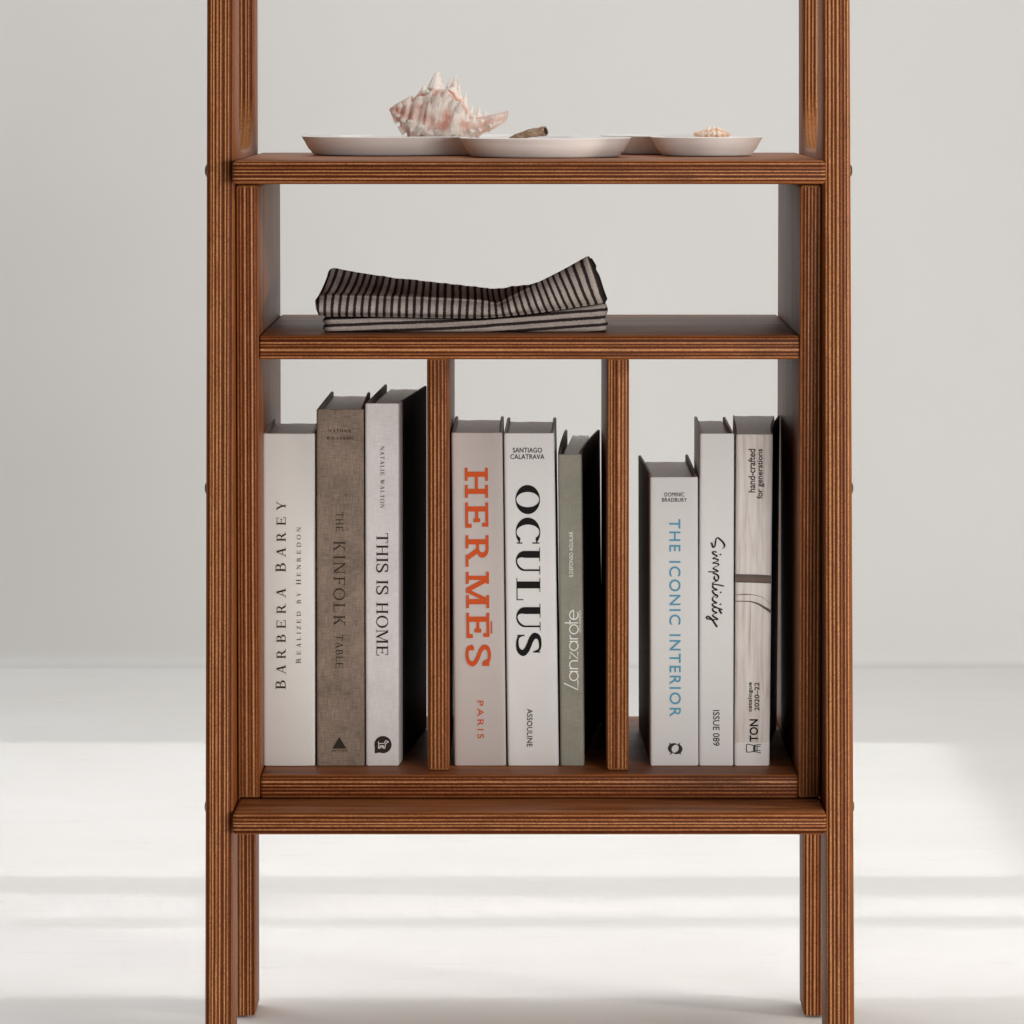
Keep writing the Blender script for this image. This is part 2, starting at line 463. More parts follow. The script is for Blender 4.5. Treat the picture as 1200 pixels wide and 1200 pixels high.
# ------------------------------------------------------------------ lettering
def ell(cx, cy, rx, ry, a0, a1, tk, tn, n=28):
    vs, fs = [], []
    for i in range(n + 1):
        a = math.radians(a0 + (a1 - a0) * i / n)
        c, s = math.cos(a), math.sin(a)
        vs.append((cx + rx * c, cy + ry * s)); vs.append((cx + (rx - tk) * c, cy + (ry - tn) * s))
    for i in range(n): fs.append((2 * i, 2 * i + 1, 2 * i + 3, 2 * i + 2))
    return vs, fs
def spline(pts, n=10):
    out = []; m = len(pts)
    for i in range(m - 1):
        p0 = pts[max(i - 1, 0)]; p1 = pts[i]; p2 = pts[i + 1]; p3 = pts[min(i + 2, m - 1)]
        for k in range(n):
            t = k / n
            out.append(tuple(0.5 * (2 * b + (c - a) * t + (2 * a - 5 * b + 4 * c - d) * t * t + (3 * b - a - 3 * c + d) * t ** 3)
                             for a, b, c, d in zip(p0, p1, p2, p3)))
    out.append(tuple(pts[-1])); return out
def ribbon(pts):
    """pts = (x, y, width)"""
    vs, fs = [], []; n = len(pts)
    for i, p in enumerate(pts):
        a = pts[max(i - 1, 0)]; b = pts[min(i + 1, n - 1)]
        dx, dy = b[0] - a[0], b[1] - a[1]; L = math.hypot(dx, dy) or 1
        nx, ny = -dy / L * p[2] / 2, dx / L * p[2] / 2
        vs.append((p[0] + nx, p[1] + ny)); vs.append((p[0] - nx, p[1] - ny))
    for i in range(n - 1): fs.append((2 * i, 2 * i + 1, 2 * i + 3, 2 * i + 2))
    return vs, fs

def glyph(ch, st):
    tk, tn, sw, sh = st['tk'], st['tn'], st['sw'], st['sh']
    P = []
    def rect(x0, y0, x1, y1): P.append(([(x0, y0), (x1, y0), (x1, y1), (x0, y1)], [(0, 1, 2, 3)]))
    def stem(x, y0=0.0, y1=1.0, w=None, bot=True, top=True):
        w = tk if w is None else w
        rect(x, y0, x + w, y1)
        if bot: rect(x - sw, 0, x + w + sw, sh)
        if top: rect(x - sw, 1 - sh, x + w + sw, 1)
    def diag(x0, y0, x1, y1, w): P.append(([(x0, y0), (x0 + w, y0), (x1 + w, y1), (x1, y1)], [(0, 1, 2, 3)]))
    def arc(*a): P.append(ell(*a))
    def tick(x, y0, y1): rect(x, y0, x + max(tn, sh) * 1.0, y1)
    s = sw
    if ch == ' ': return P, 0.32
    if ch == 'I': stem(s); return P, tk + 2 * s
    if ch == 'H':
        stem(s); stem(s + .50); rect(s, .5 - tn / 2, s + .5, .5 + tn / 2); return P, .5 + tk + 2 * s
    if ch == 'A':
        w = .78; ap = .37
        diag(s, 0, ap, 1, max(tn, .05)); diag(w - s - tk * 1.1, 0, ap - .02, 1, tk * 1.1)
        rect(.2, .30, .56, .30 + tn); rect(0, 0, 2 * s + tn, sh); rect(w - 2 * s - tk, 0, w, sh); return P, w
    if ch == 'B':
        stem(s); x = s + tk
        rect(x, 1 - tn, x + .12, 1); rect(x, .51, x + .15, .51 + tn); rect(x, 0, x + .15, tn)
        arc(x + .12, .755, .24, .245, -90, 90, tk, tn); arc(x + .15, .268, .29, .268, -90, 90, tk, tn); return P, x + .46
    if ch == 'C':
        arc(.42, .5, .42, .52, 42, 318, tk, tn); tick(.715, .68, .98); tick(.715, .02, .26); return P, .76
    if ch == 'D':
        stem(s); x = s + tk
        rect(x, 1 - tn, x + .14, 1); rect(x, 0, x + .14, tn); arc(x + .14, .5, .44, .5, -90, 90, tk, tn); return P, x + .60
    if ch in 'EĒ':
        stem(s); x = s + tk; w = .56 if tn < .1 else .60
        rect(x, 1 - tn, s + w, 1); rect(x, 0, s + w + .03, tn); rect(x, .5 - tn / 2, s + w * .78, .5 + tn / 2)
        q = max(sh, tn * .9)
        rect(s + w - q, .74, s + w, 1); rect(s + w + .03 - q, 0, s + w + .03, .27); rect(s + w * .78 - q, .36, s + w * .78, .64)
        if ch == 'Ē': rect(s + .14, 1.06, s + .50, 1.12)
        return P, w + 2 * s
    if ch == 'F':
        stem(s); w = .5; rect(s + tk, 1 - tn, s + w, 1); rect(s + tk, .5 - tn / 2, s + .4, .5 + tn / 2)
        rect(s + w - sh, .74, s + w, 1); rect(s + .4 - sh, .38, s + .4, .62); return P, w + s
    if ch == 'L':
        stem(s); w = .54; rect(s + tk, 0, s + w, tn); rect(s + w - sh, 0, s + w, .28); return P, w + s
    if ch == 'K':
        stem(s); x = s + tk; diag(x, .42, x + .36, 1, max(tn, .05)); diag(x + .38, 0, x + .08, .56, tk * 1.1)
        rect(x + .26, 1 - sh, x + .52, 1); rect(x + .28, 0, x + .38 + tk + s * 1.2, sh); return P, x + .42 + tk + s
    if ch == 'M':
        t = max(tn, .05); stem(s, w=t); stem(s + .68); diag(s + .36, 0, s, 1, tk); diag(s + .36, 0, s + .68, 1, t); return P, .68 + tk + 2 * s
    if ch == 'N':
        t = max(tn, .05); stem(s, w=t); stem(s + .60, w=t, bot=False); diag(s + .54, 0, s, 1, tk); return P, .6 + t + 2 * s
    if ch == 'O':
        arc(.42, .5, .42, .52, 0, 360, tk, tn, ); return P, .84
    if ch == 'R':
        stem(s); x = s + tk; rect(x, 1 - tn, x + .12, 1); rect(x, .46, x + .14, .46 + tn)
        arc(x + .12, .73, .27, .27, -90, 90, tk, tn); diag(x + .34, 0, x + .10, .5, tk * 1.1)
        rect(x + .30, 0, x + .36 + tk + s * 1.2, sh); return P, x + .40 + tk + s
    if ch == 'S':
        c = [(.50, .74), (.44, .94), (.27, .985), (.09, .92), (.05, .74), (.16, .60), (.31, .51), (.46, .40), (.54, .25), (.46, .07), (.27, .015), (.09, .07), (.03, .27)]
        m = len(c); pts = []
        for i, p in enumerate(c):
            k = 1 - abs(i - 6) / 6.0
            pts.append((p[0], p[1], tn * 1.0 + (tk - tn) * max(0, min(1, 1.35 * k))))
        P.append(ribbon(spline(pts, 6))); tick(.50 - sh * .2, .68, .98); tick(.02, .02, .32); return P, .58
    if ch == 'T':
        w = .66; x = w / 2 - tk / 2; stem(x, top=False); rect(0, 1 - tn, w, 1); rect(0, .74, sh, 1); rect(w - sh, .74, w, 1); return P, w
    if ch == 'U':
        t = max(tn, .05); w = .58
        rect(s, .34, s + tk, 1); rect(s - s, 1 - sh, s + tk + s, 1)
        rect(s + w - t, .34, s + w, 1); rect(s + w - t - s, 1 - sh, s + w + s, 1)
        vs, fs = [], []; n = 24
        for i in range(n + 1):
            a = math.pi + math.pi * i / n; c_, s_ = math.cos(a), math.sin(a)
            ti = tk + (t - tk) * i / n
            vs.append((s + w / 2 + w / 2 * c_, .34 + .36 * s_))
            ii = s + w / 2 + w / 2 * c_ - ti * c_; vs.append((ii, .34 + (.36 - tn * 1.5) * s_))
        for i in range(n): fs.append((2 * i, 2 * i + 1, 2 * i + 3, 2 * i + 2))
        P.append((vs, fs)); return P, w + 2 * s
    if ch == 'W':
        t = max(tn, .05)
        diag(.26, 0, s, 1, tk); diag(.28, 0, .46, .98, t); diag(.62, 0, .38, 1, tk); diag(.66, 0, .90, 1, t)
        rect(0, 1 - sh, .26, 1); rect(.34, 1 - sh, .58, 1); rect(.80, 1 - sh, 1.02, 1); return P, 1.02
    if ch == 'Y':
        t = max(tn, .05); x = .32; rect(x, 0, x + tk, .46); rect(x - s, 0, x + tk + s, sh)
        diag(x, .42, s, 1, tk); diag(x + tk - t, .42, .64, 1, t); rect(0, 1 - sh, .26, 1); rect(.54, 1 - sh, .78, 1); return P, .76
    if ch == 'Z':
        w = .58; rect(0, 1 - tn, w, 1); rect(0, 0, w, tn); diag(0, 0, w - tk * 1.1, 1, tk * 1.1); rect(0, .76, sh, 1); rect(w - sh, 0, w, .26); return P, w
    return P, .3
ROMAN = dict(tk=.135, tn=.05, sw=.085, sh=.035)
LIGHT = dict(tk=.10, tn=.05, sw=.08, sh=.035)
DIDONE = dict(tk=.20, tn=.035, sw=.10, sh=.028)
SLAB = dict(tk=.155, tn=.125, sw=.115, sh=.12)

def serif_text(txt, st, track=0.1, small=0.82):
    """lower case is set as small capitals"""
    vs, fs, x = [], [], 0.0
    for ch in txt:
        k = 1.0
        if ch.islower(): ch = ch.upper(); k = small
        P, w = glyph(ch, st)
        for pv, pf in P:
            b = len(vs); vs += [(x + a * k, c * k) for a, c in pv]; fs += [tuple(b + i for i in f) for f in pf]
        x += w * k + track
    return vs, fs
def sans_text(txt, bold=0.0, track=1.0, leading=1.0, align='LEFT'):
    c = bpy.data.curves.new('lettering', 'FONT'); c.body = txt; c.space_character = track; c.offset = bold
    c.resolution_u = 4; c.align_x = align; c.space_line = leading
    t = bpy.data.objects.new('lettering', c); COL.objects.link(t)
    me = bpy.data.meshes.new_from_object(t.evaluated_get(bpy.context.evaluated_depsgraph_get()))
    vs = [(v.co.x, v.co.y) for v in me.vertices]; fs = [tuple(p.vertices) for p in me.polygons]
    bpy.data.objects.remove(t); bpy.data.meshes.remove(me); bpy.data.curves.remove(c)
    return vs, fs
def merge(*parts):
    vs, fs = [], []
    for pv, pf in parts:
        b = len(vs); vs += list(pv); fs += [tuple(b + i for i in f) for f in pf]
    return vs, fs

def place(shape, box, turn, book, name, mat, skew=0.0, lift=0.0006):
    """fit a flat shape to the spine of a book; box = x0, y0, x1, y1 measured on the photo"""
    vs, fs = shape; x0, y0, x1, y1 = box
    us = [v[0] for v in vs]; ws = [v[1] for v in vs]
    u0, u1, w0, w1 = min(us), max(us), min(ws), max(ws)
    Y = book['yf']; out = []
    for u, w in vs:
        u = (u - u0) / (u1 - u0); w = (w - w0) / (w1 - w0)
        if turn == 'cw': px, py = x0 + w * (x1 - x0) + skew * u, y0 + u * (y1 - y0)
        elif turn == 'ccw': px, py = x1 - w * (x1 - x0) + skew * (1 - u), y1 - u * (y1 - y0)
        else: px, py = x0 + u * (x1 - x0), y1 - w * (y1 - y0)
        X, Z = PX(px, Y), PZ(py, Y)
        out.append((X, Y + book['bulge'](X, Z), Z))
    base = book['root'].location
    # strokes of one glyph overlap: stagger them by hundredths of a millimetre
    nv = [Vector(p) - base for p in out]
    seen = {}
    par = list(range(len(nv)))
    def find(i):
        while par[i] != i: par[i] = par[par[i]]; i = par[i]
        return i
    for f in fs:
        for i in f[1:]: par[find(i)] = find(f[0])
    ids = {}
    for i in range(len(nv)):
        k = ids.setdefault(find(i), len(ids))
        nv[i].y -= lift + 0.000012 * (k % 7)
    fs2 = []
    for f in fs:          # faces towards the camera
        a, b, c = nv[f[0]], nv[f[1]], nv[f[2]]
        fs2.append(f if (b - a).cross(c - a).y < 0 else tuple(reversed(f)))
    return mesh_obj(name, nv, fs2, mat, book['root'], loc=tuple(base))

# ------------------------------------------------------------------ books
BY = 0.088
def book(label, top, bot, ytop, ltip, rtip, cover, board_l, board_r, ybot=898, bulge=0.0, soft=False,
         page_back=None, spine_inset=(0, 0), thick=0.0026, yf=BY, pgdrop=0.0045, curl=0.0, drift_k=0.9):
    """top, bot = left and right photo columns of the spine; ltip, rtip = column and row of the rear board corners"""
    z0 = ZF + 0.0004; z1 = PZ(ytop, yf)
    xt = [PX(top[0], yf), PX(top[1], yf)]; xb = [PX(bot[0], yf), PX(bot[1], yf)]
    root = thing('book', ((xb[0] + xb[1]) / 2, yf + 0.1, z0), label, 'book', 'books standing in the three compartments')
    def rear(tip):
        # depth at which a level top edge reaches the tip's row
        Y = (CAMZ - z1) / ((tip[1] - YC) * K) * D - D
        return Y, PX(tip[0], Y)
    yl, xl = rear(ltip); yr, xr = rear(rtip)
    # plan path of the cover at the top: left board, spine, right board
    w = xt[1] - xt[0]; r = min(0.0022, w * 0.12)
    NB = 8
    def bul(u): return -bulge * (1 - (2 * u - 1) ** 2)
    def path(x0, x1, dl, dr):
        pts = []
        for i in range(NB, 0, -1):
            t = i / NB; pts.append((x0 + (dl) * t ** (1 + curl), yf + r + (yl - yf - r) * t))
        for k in range(4):
            a = math.pi + k / 4 * math.pi / 2
            pts.append((x0 + r + r * math.cos(a), yf + r + r * math.sin(a) + bul(0)))
        for k in range(11):
            u = k / 10; pts.append((x0 + r + (x1 - x0 - 2 * r) * u, yf + bul(u)))
        for k in range(1, 5):
            a = -math.pi / 2 + k / 4 * math.pi / 2
            pts.append((x1 - r + r * math.cos(a), yf + r + r * math.sin(a)))
        for i in range(1, NB + 1):
            t = i / NB; pts.append((x1 + dr * t ** (1 + curl), yf + r + (yr - yf - r) * t))
        return pts
    dl, dr = xl - xt[0], xr - xt[1]
    P0 = path(xb[0], xb[1], dl, dr); P1 = path(xt[0], xt[1], dl, dr)
    def inner(pts):
        out = []; n = len(pts)
        for i, p in enumerate(pts):
            a = pts[max(i - 1, 0)]; b = pts[min(i + 1, n - 1)]
            tx, ty = b[0] - a[0], b[1] - a[1]; L = math.hypot(tx, ty) or 1
            out.append((p[0] - ty / L * thick, p[1] + tx / L * thick))
        return out
    vs, fs, mi = [], [], []
    rows = []
    NZ = 3
    bz = 0.0007
    for (z, ins) in ((z0, bz), (z0 + bz, 0), (z1 - bz, 0), (z1, bz)):
        t = (z - z0) / (z1 - z0)
        Po = [(a[0] + (b[0] - a[0]) * t, a[1]) for a, b in zip(P0, P1)]
        In = inner(Po)
        o_ = [(p[0] + (q[0] - p[0]) * ins / thick, p[1] + (q[1] - p[1]) * ins / thick) for p, q in zip(Po, In)]
        i_ = [(q[0] + (p[0] - q[0]) * ins / thick, q[1] + (p[1] - q[1]) * ins / thick) for p, q in zip(Po, In)]
        rows.append(([(p[0], p[1], z) for p in o_], [(p[0], p[1], z) for p in i_]))
    n = len(P0); base = Vector(root.location)
    for o_, i_ in rows: vs += o_ + i_
    R = 2 * n
    for rr in range(3):
        for i in range(n - 1):
            a = rr * R + i; fs.append((a, a + 1, a + 1 + R, a + R))
            mi.append(1 if i < NB - 1 else (2 if i >= n - NB else 0))
            c = rr * R + n + i; fs.append((c, c + R, c + R + 1, c + 1)); mi.append(3)
        for i in (0, n - 1):
            fs.append((rr * R + i, rr * R + n + i, (rr + 1) * R + n + i, (rr + 1) * R + i)); mi.append(1 if i == 0 else 2)
    for i in range(n - 1):
        for rr in (0, 3):
            a = rr * R + i; fs.append((a, a + 1, a + n + 1, a + n)); mi.append(1 if i < NB - 1 else (2 if i >= n - NB else 0))
    co = mesh_obj('cover', [Vector(v) - base for v in vs], fs, [cover, board_l, board_r, M_LINING], root, loc=tuple(base))
    for p, k in zip(co.data.polygons, mi): p.material_index = k
    fix_normals(co); sharp(co, 50)
    # page block, a little smaller than the boards
    yb = min(yl, yr) - 0.006 if page_back is None else (CAMZ - (z1 - pgdrop)) / ((page_back - YC) * K) * D - D
    zt = z1 - pgdrop if not soft else z1 - 0.0004
    zl = z0 + (0.003 if not soft else 0.0004)
    NP, NX = 10, 8
    vs, fs = [], []
    for z, P in ((zl, P0), (zt, P1)):
        xa, xc = (xb, xt)[z == zt]
        for j in range(NP + 1):
            t = j / NP
            y = yf + thick + (yb - yf - thick) * t
            tl = (y - yf - r) / (yl - yf - r); tr = (y - yf - r) / (yr - yf - r)
            lx = xa + thick + min(dl * max(tl, 0) ** (1 + curl), 0.0) * 0.8 + max(dl * tl, 0)
            rx = xc - thick + max(dr * max(tr, 0) ** (1 + curl), 0.0) * 0.8 + min(dr * tr, 0)
            if not soft:
                # the block keeps its own width when the boards swing open
                mid = (xa + xc) / 2; hw = (xc - xa) / 2 - thick
                drift = (dl + dr) / 2 * t * drift_k
                lx = max(lx, mid + drift - hw); rx = min(rx, mid + drift + hw)
            for i in range(NX + 1):
                u = i / NX
                vs.append((lx + (rx - lx) * u, y + (0.003 * (1 - (2 * u - 1) ** 2) * (-1) if j == NP else 0), z + (0.0002 * math.sin(9 * u + 3 * t) if z == zt else 0)))
    A = (NP + 1) * (NX + 1)
    def ix(k, j, i): return k * A + j * (NX + 1) + i
    for k in (0, 1):
        for j in range(NP):
            for i in range(NX): fs.append((ix(k, j, i), ix(k, j, i + 1), ix(k, j + 1, i + 1), ix(k, j + 1, i)))
    for j in range(NP):
        for i in (0, NX): fs.append((ix(0, j, i), ix(0, j + 1, i), ix(1, j + 1, i), ix(1, j, i)))
    for i in range(NX):
        for j in (0, NP): fs.append((ix(0, j, i), ix(0, j, i + 1), ix(1, j, i + 1), ix(1, j, i)))
    pg = mesh_obj('page_block', [Vector(v) - base for v in vs], fs, M_PAGE, root, loc=tuple(base))
    fix_normals(pg); sharp(pg, 40)
    def bulge_fn(X, Z):
        t = (Z - z0) / (z1 - z0); a = xb[0] + (xt[0] - xb[0]) * t + r; b = xb[1] + (xt[1] - xb[1]) * t - r
        u = max(0, min(1, (X - a) / (b - a)))
        return bul(u)
    return dict(root=root, yf=yf, bulge=bulge_fn)

M_LINING = plain('endpaper', (0.30, 0.27, 0.24), 0.8)
M_INK = plain('dark_ink', (0.010, 0.008, 0.008), 0.5, 0.06, var=0.1)
M_INKG = plain('grey_ink', (0.035, 0.028, 0.025), 0.5, 0.06, var=0.1)
M_INKB = plain('pressed_ink', (0.035, 0.024, 0.018), 0.7, 0.06, var=0.15)
M_ORANGE = plain('orange_ink', (0.52, 0.080, 0.020), 0.55, 0.06, var=0.06)
M_BLUE = plain('blue_ink', (0.10, 0.31, 0.44), 0.55, 0.06, var=0.05)
M_PALE = plain('pale_ink', (0.82, 0.81, 0.76), 0.6, var=0.05)
M_BLACK = plain('black_board', (0.012, 0.010, 0.009), 0.5, 0.4, var=0.2)
M_GREYB = plain('grey_brown_board', (0.12, 0.105, 0.095), 0.5, 0.3, var=0.1)
M_DGREEN = plain('dark_green_board', (0.022, 0.03, 0.028), 0.55)
M_CREAM = plain('satin_grey_cover', (0.62, 0.60, 0.575), 0.42, 0.4, var=0.02)
M_TAUPE = linen('taupe_linen', (0.070, 0.048, 0.036), (0.39, 0.30, 0.235), 0.5)
M_WLINEN = linen('white_linen', (0.55, 0.52, 0.50), (0.80, 0.77, 0.755), 0.3)
M_HAZEL = plain('greige_cover', (0.49, 0.435, 0.41), 0.55, 0.2, var=0.03, bumps=0.06)
M_WHITE = plain('white_cover', (0.71, 0.69, 0.67), 0.5, 0.2, var=0.02, bumps=0.05)
M_SAGE = linen('sage_linen', (0.20, 0.19, 0.15), (0.35, 0.335, 0.275), 0.2)
M_WGREY = plain('soft_white_cover', (0.68, 0.665, 0.65), 0.5, 0.2, var=0.025, bumps=0.05)
M_WCOOL = plain('clean_white_cover', (0.70, 0.685, 0.665), 0.45, 0.2, var=0.02)
M_WASH = whitewashed()

b1 = book('thick glossy cream book with two lines of spaced letters running up its spine',
          (307.7, 369.0), (308.8, 369.2), 508, (319, 490.6), (376, 491), M_CREAM, M_CREAM, M_CREAM, bulge=0.0014, page_back=496)
b2 = book('brown linen book with a black triangle at the foot of its spine',
          (370.8, 426.2), (371.2, 427.3), 479.6, (387.5, 458.8), (434, 459.5), M_TAUPE, M_TAUPE, M_TAUPE, page_back=464)
b3 = book('white linen book with a round black dog emblem, standing right of the brown linen book',
          (427.6, 467.7), (428.7, 467.7), 472.7, (450, 450.3), (500, 452), M_WLINEN, M_WLINEN, M_BLACK, page_back=456)
b4 = book('greige book with large orange slab letters down its spine',
          (528.8, 588.8), (532.5, 593.2), 507, (533.5, 487.7), (590.5, 487.7), M_HAZEL, M_HAZEL, M_HAZEL, page_back=492)
b5 = book('white book with one big black high contrast serif word down its spine',
          (590.4, 649.5), (595.2, 655.0), 507.5, (594.5, 489), (652, 489), M_WHITE, M_WHITE, M_WHITE, page_back=494)
b6 = book('slim sage grey book with thin pale lettering and its black cover swung open',
          (653.8, 681.5), (656.8, 684.6), 532.5, (661.5, 503.5), (703.0, 503.4), M_SAGE, M_SAGE, M_BLACK, page_back=510, curl=0.35)
b7 = book('short white book with pale blue capitals and dark swung open side boards',
          (761.5, 818.0), (762.0, 818.6), 559, (748.0, 533.5), (806.5, 532.5), M_WGREY, M_GREYB, M_DGREEN, page_back=541, curl=0.35, drift_k=0.35)
b8 = book('clean white book with black handwritten script on its spine',
          (820.0, 860.5), (819.2, 859.4), 508, (813.5, 488), (850.5, 488.5), M_WCOOL, M_WCOOL, M_WCOOL, page_back=493)
b9 = book('paperback with whitewashed wood print and a brown band across its spine, rightmost of its compartment',
          (862.8, 905.9), (860.6, 901.8), 509, (858.8, 486), (914, 486), M_WASH, M_WASH, M_BLACK, soft=True, thick=0.0010, curl=0.5)

# first compartment
place(serif_text('Barbera Barey', ROMAN, 0.42, 0.90), (323.3, 587, 335, 807.5), 'ccw', b1, 'title_lettering', M_INKB)
place(serif_text('Realized by Henredon', ROMAN, 0.42, 0.86), (347.3, 617.5, 352.8, 777), 'ccw', b1, 'subtitle_lettering', M_INKB)
place(serif_text('NATHAN', ROMAN, 0.22), (385, 503, 411.5, 506.6), 'flat', b2, 'author_lettering', M_INKB)
place(serif_text('WILLIAMS', ROMAN, 0.16), (382.5, 511.6, 414.6, 515), 'flat', b2, 'author_lettering', M_INKB)
place(serif_text('THE', LIGHT, 0.16), (394, 600, 402.2, 623), 'cw', b2, 'title_lettering', M_INKB)
place(serif_text('KINFOLK', LIGHT, 0.22), (391, 634, 404.6, 733.6), 'cw', b2, 'title_lettering', M_INKB)
place(serif_text('TABLE', LIGHT, 0.14), (393.8, 744, 402, 783), 'cw', b2, 'title_lettering', M_INKB)
place(([(0, 0), (1, 0), (.5, 1)], [(0, 1, 2)]), (389.6, 863.6, 406, 877.2), 'flat', b2, 'triangle_emblem', M_INKB)
place(sans_text('ARTISAN', 0.02, 1.5), (388.7, 878.6, 407, 880.6), 'flat', b2, 'publisher_lettering', M_INKB)
place(serif_text('NATALIE WALTON', ROMAN, 0.20), (445.8, 522.7, 450.5, 595.6), 'cw', b3, 'author_lettering', M_INKG)
place(serif_text('THIS IS HOME', ROMAN, 0.10), (441.0, 624.8, 455.2, 768), 'cw', b3, 'title_lettering', M_INKB)
# round emblem: speech bubble and a small white dog
disc = [(math.cos(a) * 10, math.sin(a) * 10) for a in [2 * math.pi * i / 32 for i in range(32)]]
bub = merge((disc, [tuple(range(32))]), ([(-9.5, -2.5), (-3.5, -9.2), (-9.6, -10.2)], [(0, 1, 2)]))
emb = place(bub, (438.8, 862.4, 459, 882.8), 'flat', b3, 'round_emblem', M_INKB)
dog = merge(*[ribbon([(x, y, 0.9) for x, y in spline(p, 4)]) for p in (
    [(-5.6, 4.2), (-5.0, 1.8), (-1, 1.6), (2.4, 2.2)], [(2.4, 2.2), (2.9, 5.0), (4.4, 5.2), (6.6, 3.6), (4.6, 2.4), (3.0, 0.6)],
    [(-5.0, 1.8), (-5.4, -4.6), (-4.0, -4.6), (-3.4, -1.6)], [(-3.4, -1.6), (0.8, -1.6), (0.6, -4.6), (2.2, -4.6), (3.0, 0.6)],
    [(-2.2, -1.6), (-2.6, -4.4)], [(-0.6, -1.6), (-0.8, -4.4)])])
place(dog, (443.0, 867.4, 455.6, 877.4), 'flat', b3, 'dog_emblem', M_WHITE, lift=0.0009)
# second compartment
place(serif_text('HERMĒS', SLAB, 0.13), (543.4, 548, 575.0, 781), 'cw', b4, 'title_lettering', M_ORANGE, skew=2.4)
place(sans_text('PARIS', 0.004, 1.35), (559.2, 821, 566.6, 865.4), 'cw', b4, 'subtitle_lettering', M_ORANGE, skew=.5)
place(sans_text('SANTIAGO', 0.006, 1.05), (601, 524.6, 635.2, 530.4), 'flat', b5, 'author_lettering', M_INKB)
place(sans_text('CALATRAVA', 0.006, 1.05), (598.2, 532.2, 638, 538.0), 'flat', b5, 'author_lettering', M_INKB)
place(serif_text('OCULUS', DIDONE, 0.10), (603.4, 568.3, 633.3, 768.8), 'cw', b5, 'title_lettering', M_INK, skew=1.5)
place(sans_text('ASSOULINE', 0.006, 1.05), (617.6, 830.6, 624.0, 875), 'cw', b5, 'publisher_lettering', M_INKB)
place(sans_text('ILDEFONSO AGUILAR', 0.002, 1.05), (667, 623, 671.6, 676), 'ccw', b6, 'author_lettering', M_PALE)
def thin(*strokes, w=0.07): return merge(*[ribbon([(x, y, w) for x, y in s]) for s in strokes])
def circ(cx, cy, r, a0=0, a1=360, n=24): return [(cx + r * math.cos(math.radians(a0 + (a1 - a0) * i / n)), cy + r * math.sin(math.radians(a0 + (a1 - a0) * i / n))) for i in range(n + 1)]
lanz = thin([(.42, 1.0), (0.0, 0.03), (.62, 0.03)],                                     # L
            circ(.88, .31, .29), [(1.17, .60), (1.17, .02)],                             # a
            [(1.35, .02), (1.35, .60)], circ(1.60, .35, .25, 180, 0), [(1.85, .35), (1.85, .02)],   # n
            [(1.98, .58), (2.42, .58), (1.98, .04), (2.44, .04)],                        # z
            circ(2.80, .31, .29), [(3.09, .60), (3.09, .02)],                            # a
            [(3.25, .02), (3.25, .60)], circ(3.45, .38, .20, 180, 75),                   # r
            circ(3.86, .31, .29),                                                        # o
            [(4.27, .95), (4.27, .02)], [(4.14, .58), (4.46, .58)],                      # t
            [(4.50, .32), (5.06, .32)], circ(4.78, .31, .29, 2, 310))                    # e
place(lanz, (660.5, 714.5, 678, 808.8), 'ccw', b6, 'title_lettering', M_PALE)
place(sans_text('CÉSAR MANRIQUE', 0.0, 1.0), (677.6, 715, 681.2, 741), 'ccw', b6, 'subtitle_lettering', M_PALE)
# third compartment
place(sans_text('DOMINIC', 0.0, 1.08), (778.8, 577, 802.0, 581.8), 'flat', b7, 'author_lettering', M_INKG)
place(sans_text('BRADBURY', 0.0, 1.08), (775.8, 583.5, 805.0, 588.0), 'flat', b7, 'author_lettering', M_INKG)
place(sans_text('THE ICONIC INTERIOR', 0.008, 1.22), (784.2, 608.3, 797.4, 839.8), 'cw', b7, 'title_lettering', M_BLUE, skew=0.6)
def fish(rot):
    pts = []
    for i in range(15):
        t = i / 14; a = math.radians(200 - 190 * t); wd = 3.2 * math.sin(math.pi * min(1, t * 1.02 + .06)) ** 0.8 + .35
        pts.append((5.2 * math.cos(a), 5.2 * math.sin(a), wd))
    s1 = ribbon(pts)
    e = pts[-1]; tail = ([(e[0] - .4, e[1] + .5), (e[0] + 3.6, e[1] + 1.2), (e[0] + 1.0, e[1] - .4), (e[0] - .6, e[1] - 3.0)], [(0, 1, 2, 3)])
    fin = ([(-2.2, 5.4), (0.6, 8.6), (1.0, 5.6)], [(0, 1, 2)])
    vs, fs = merge(s1, tail, fin)
    c, s = math.cos(rot), math.sin(rot)
    return [(x * c - y * s, x * s + y * c) for x, y in vs], fs
place(merge(fish(0.75), fish(0.75 + math.pi)), (782.8, 869.4, 799.8, 885.0), 'flat', b7, 'swirl_emblem', M_INKG)
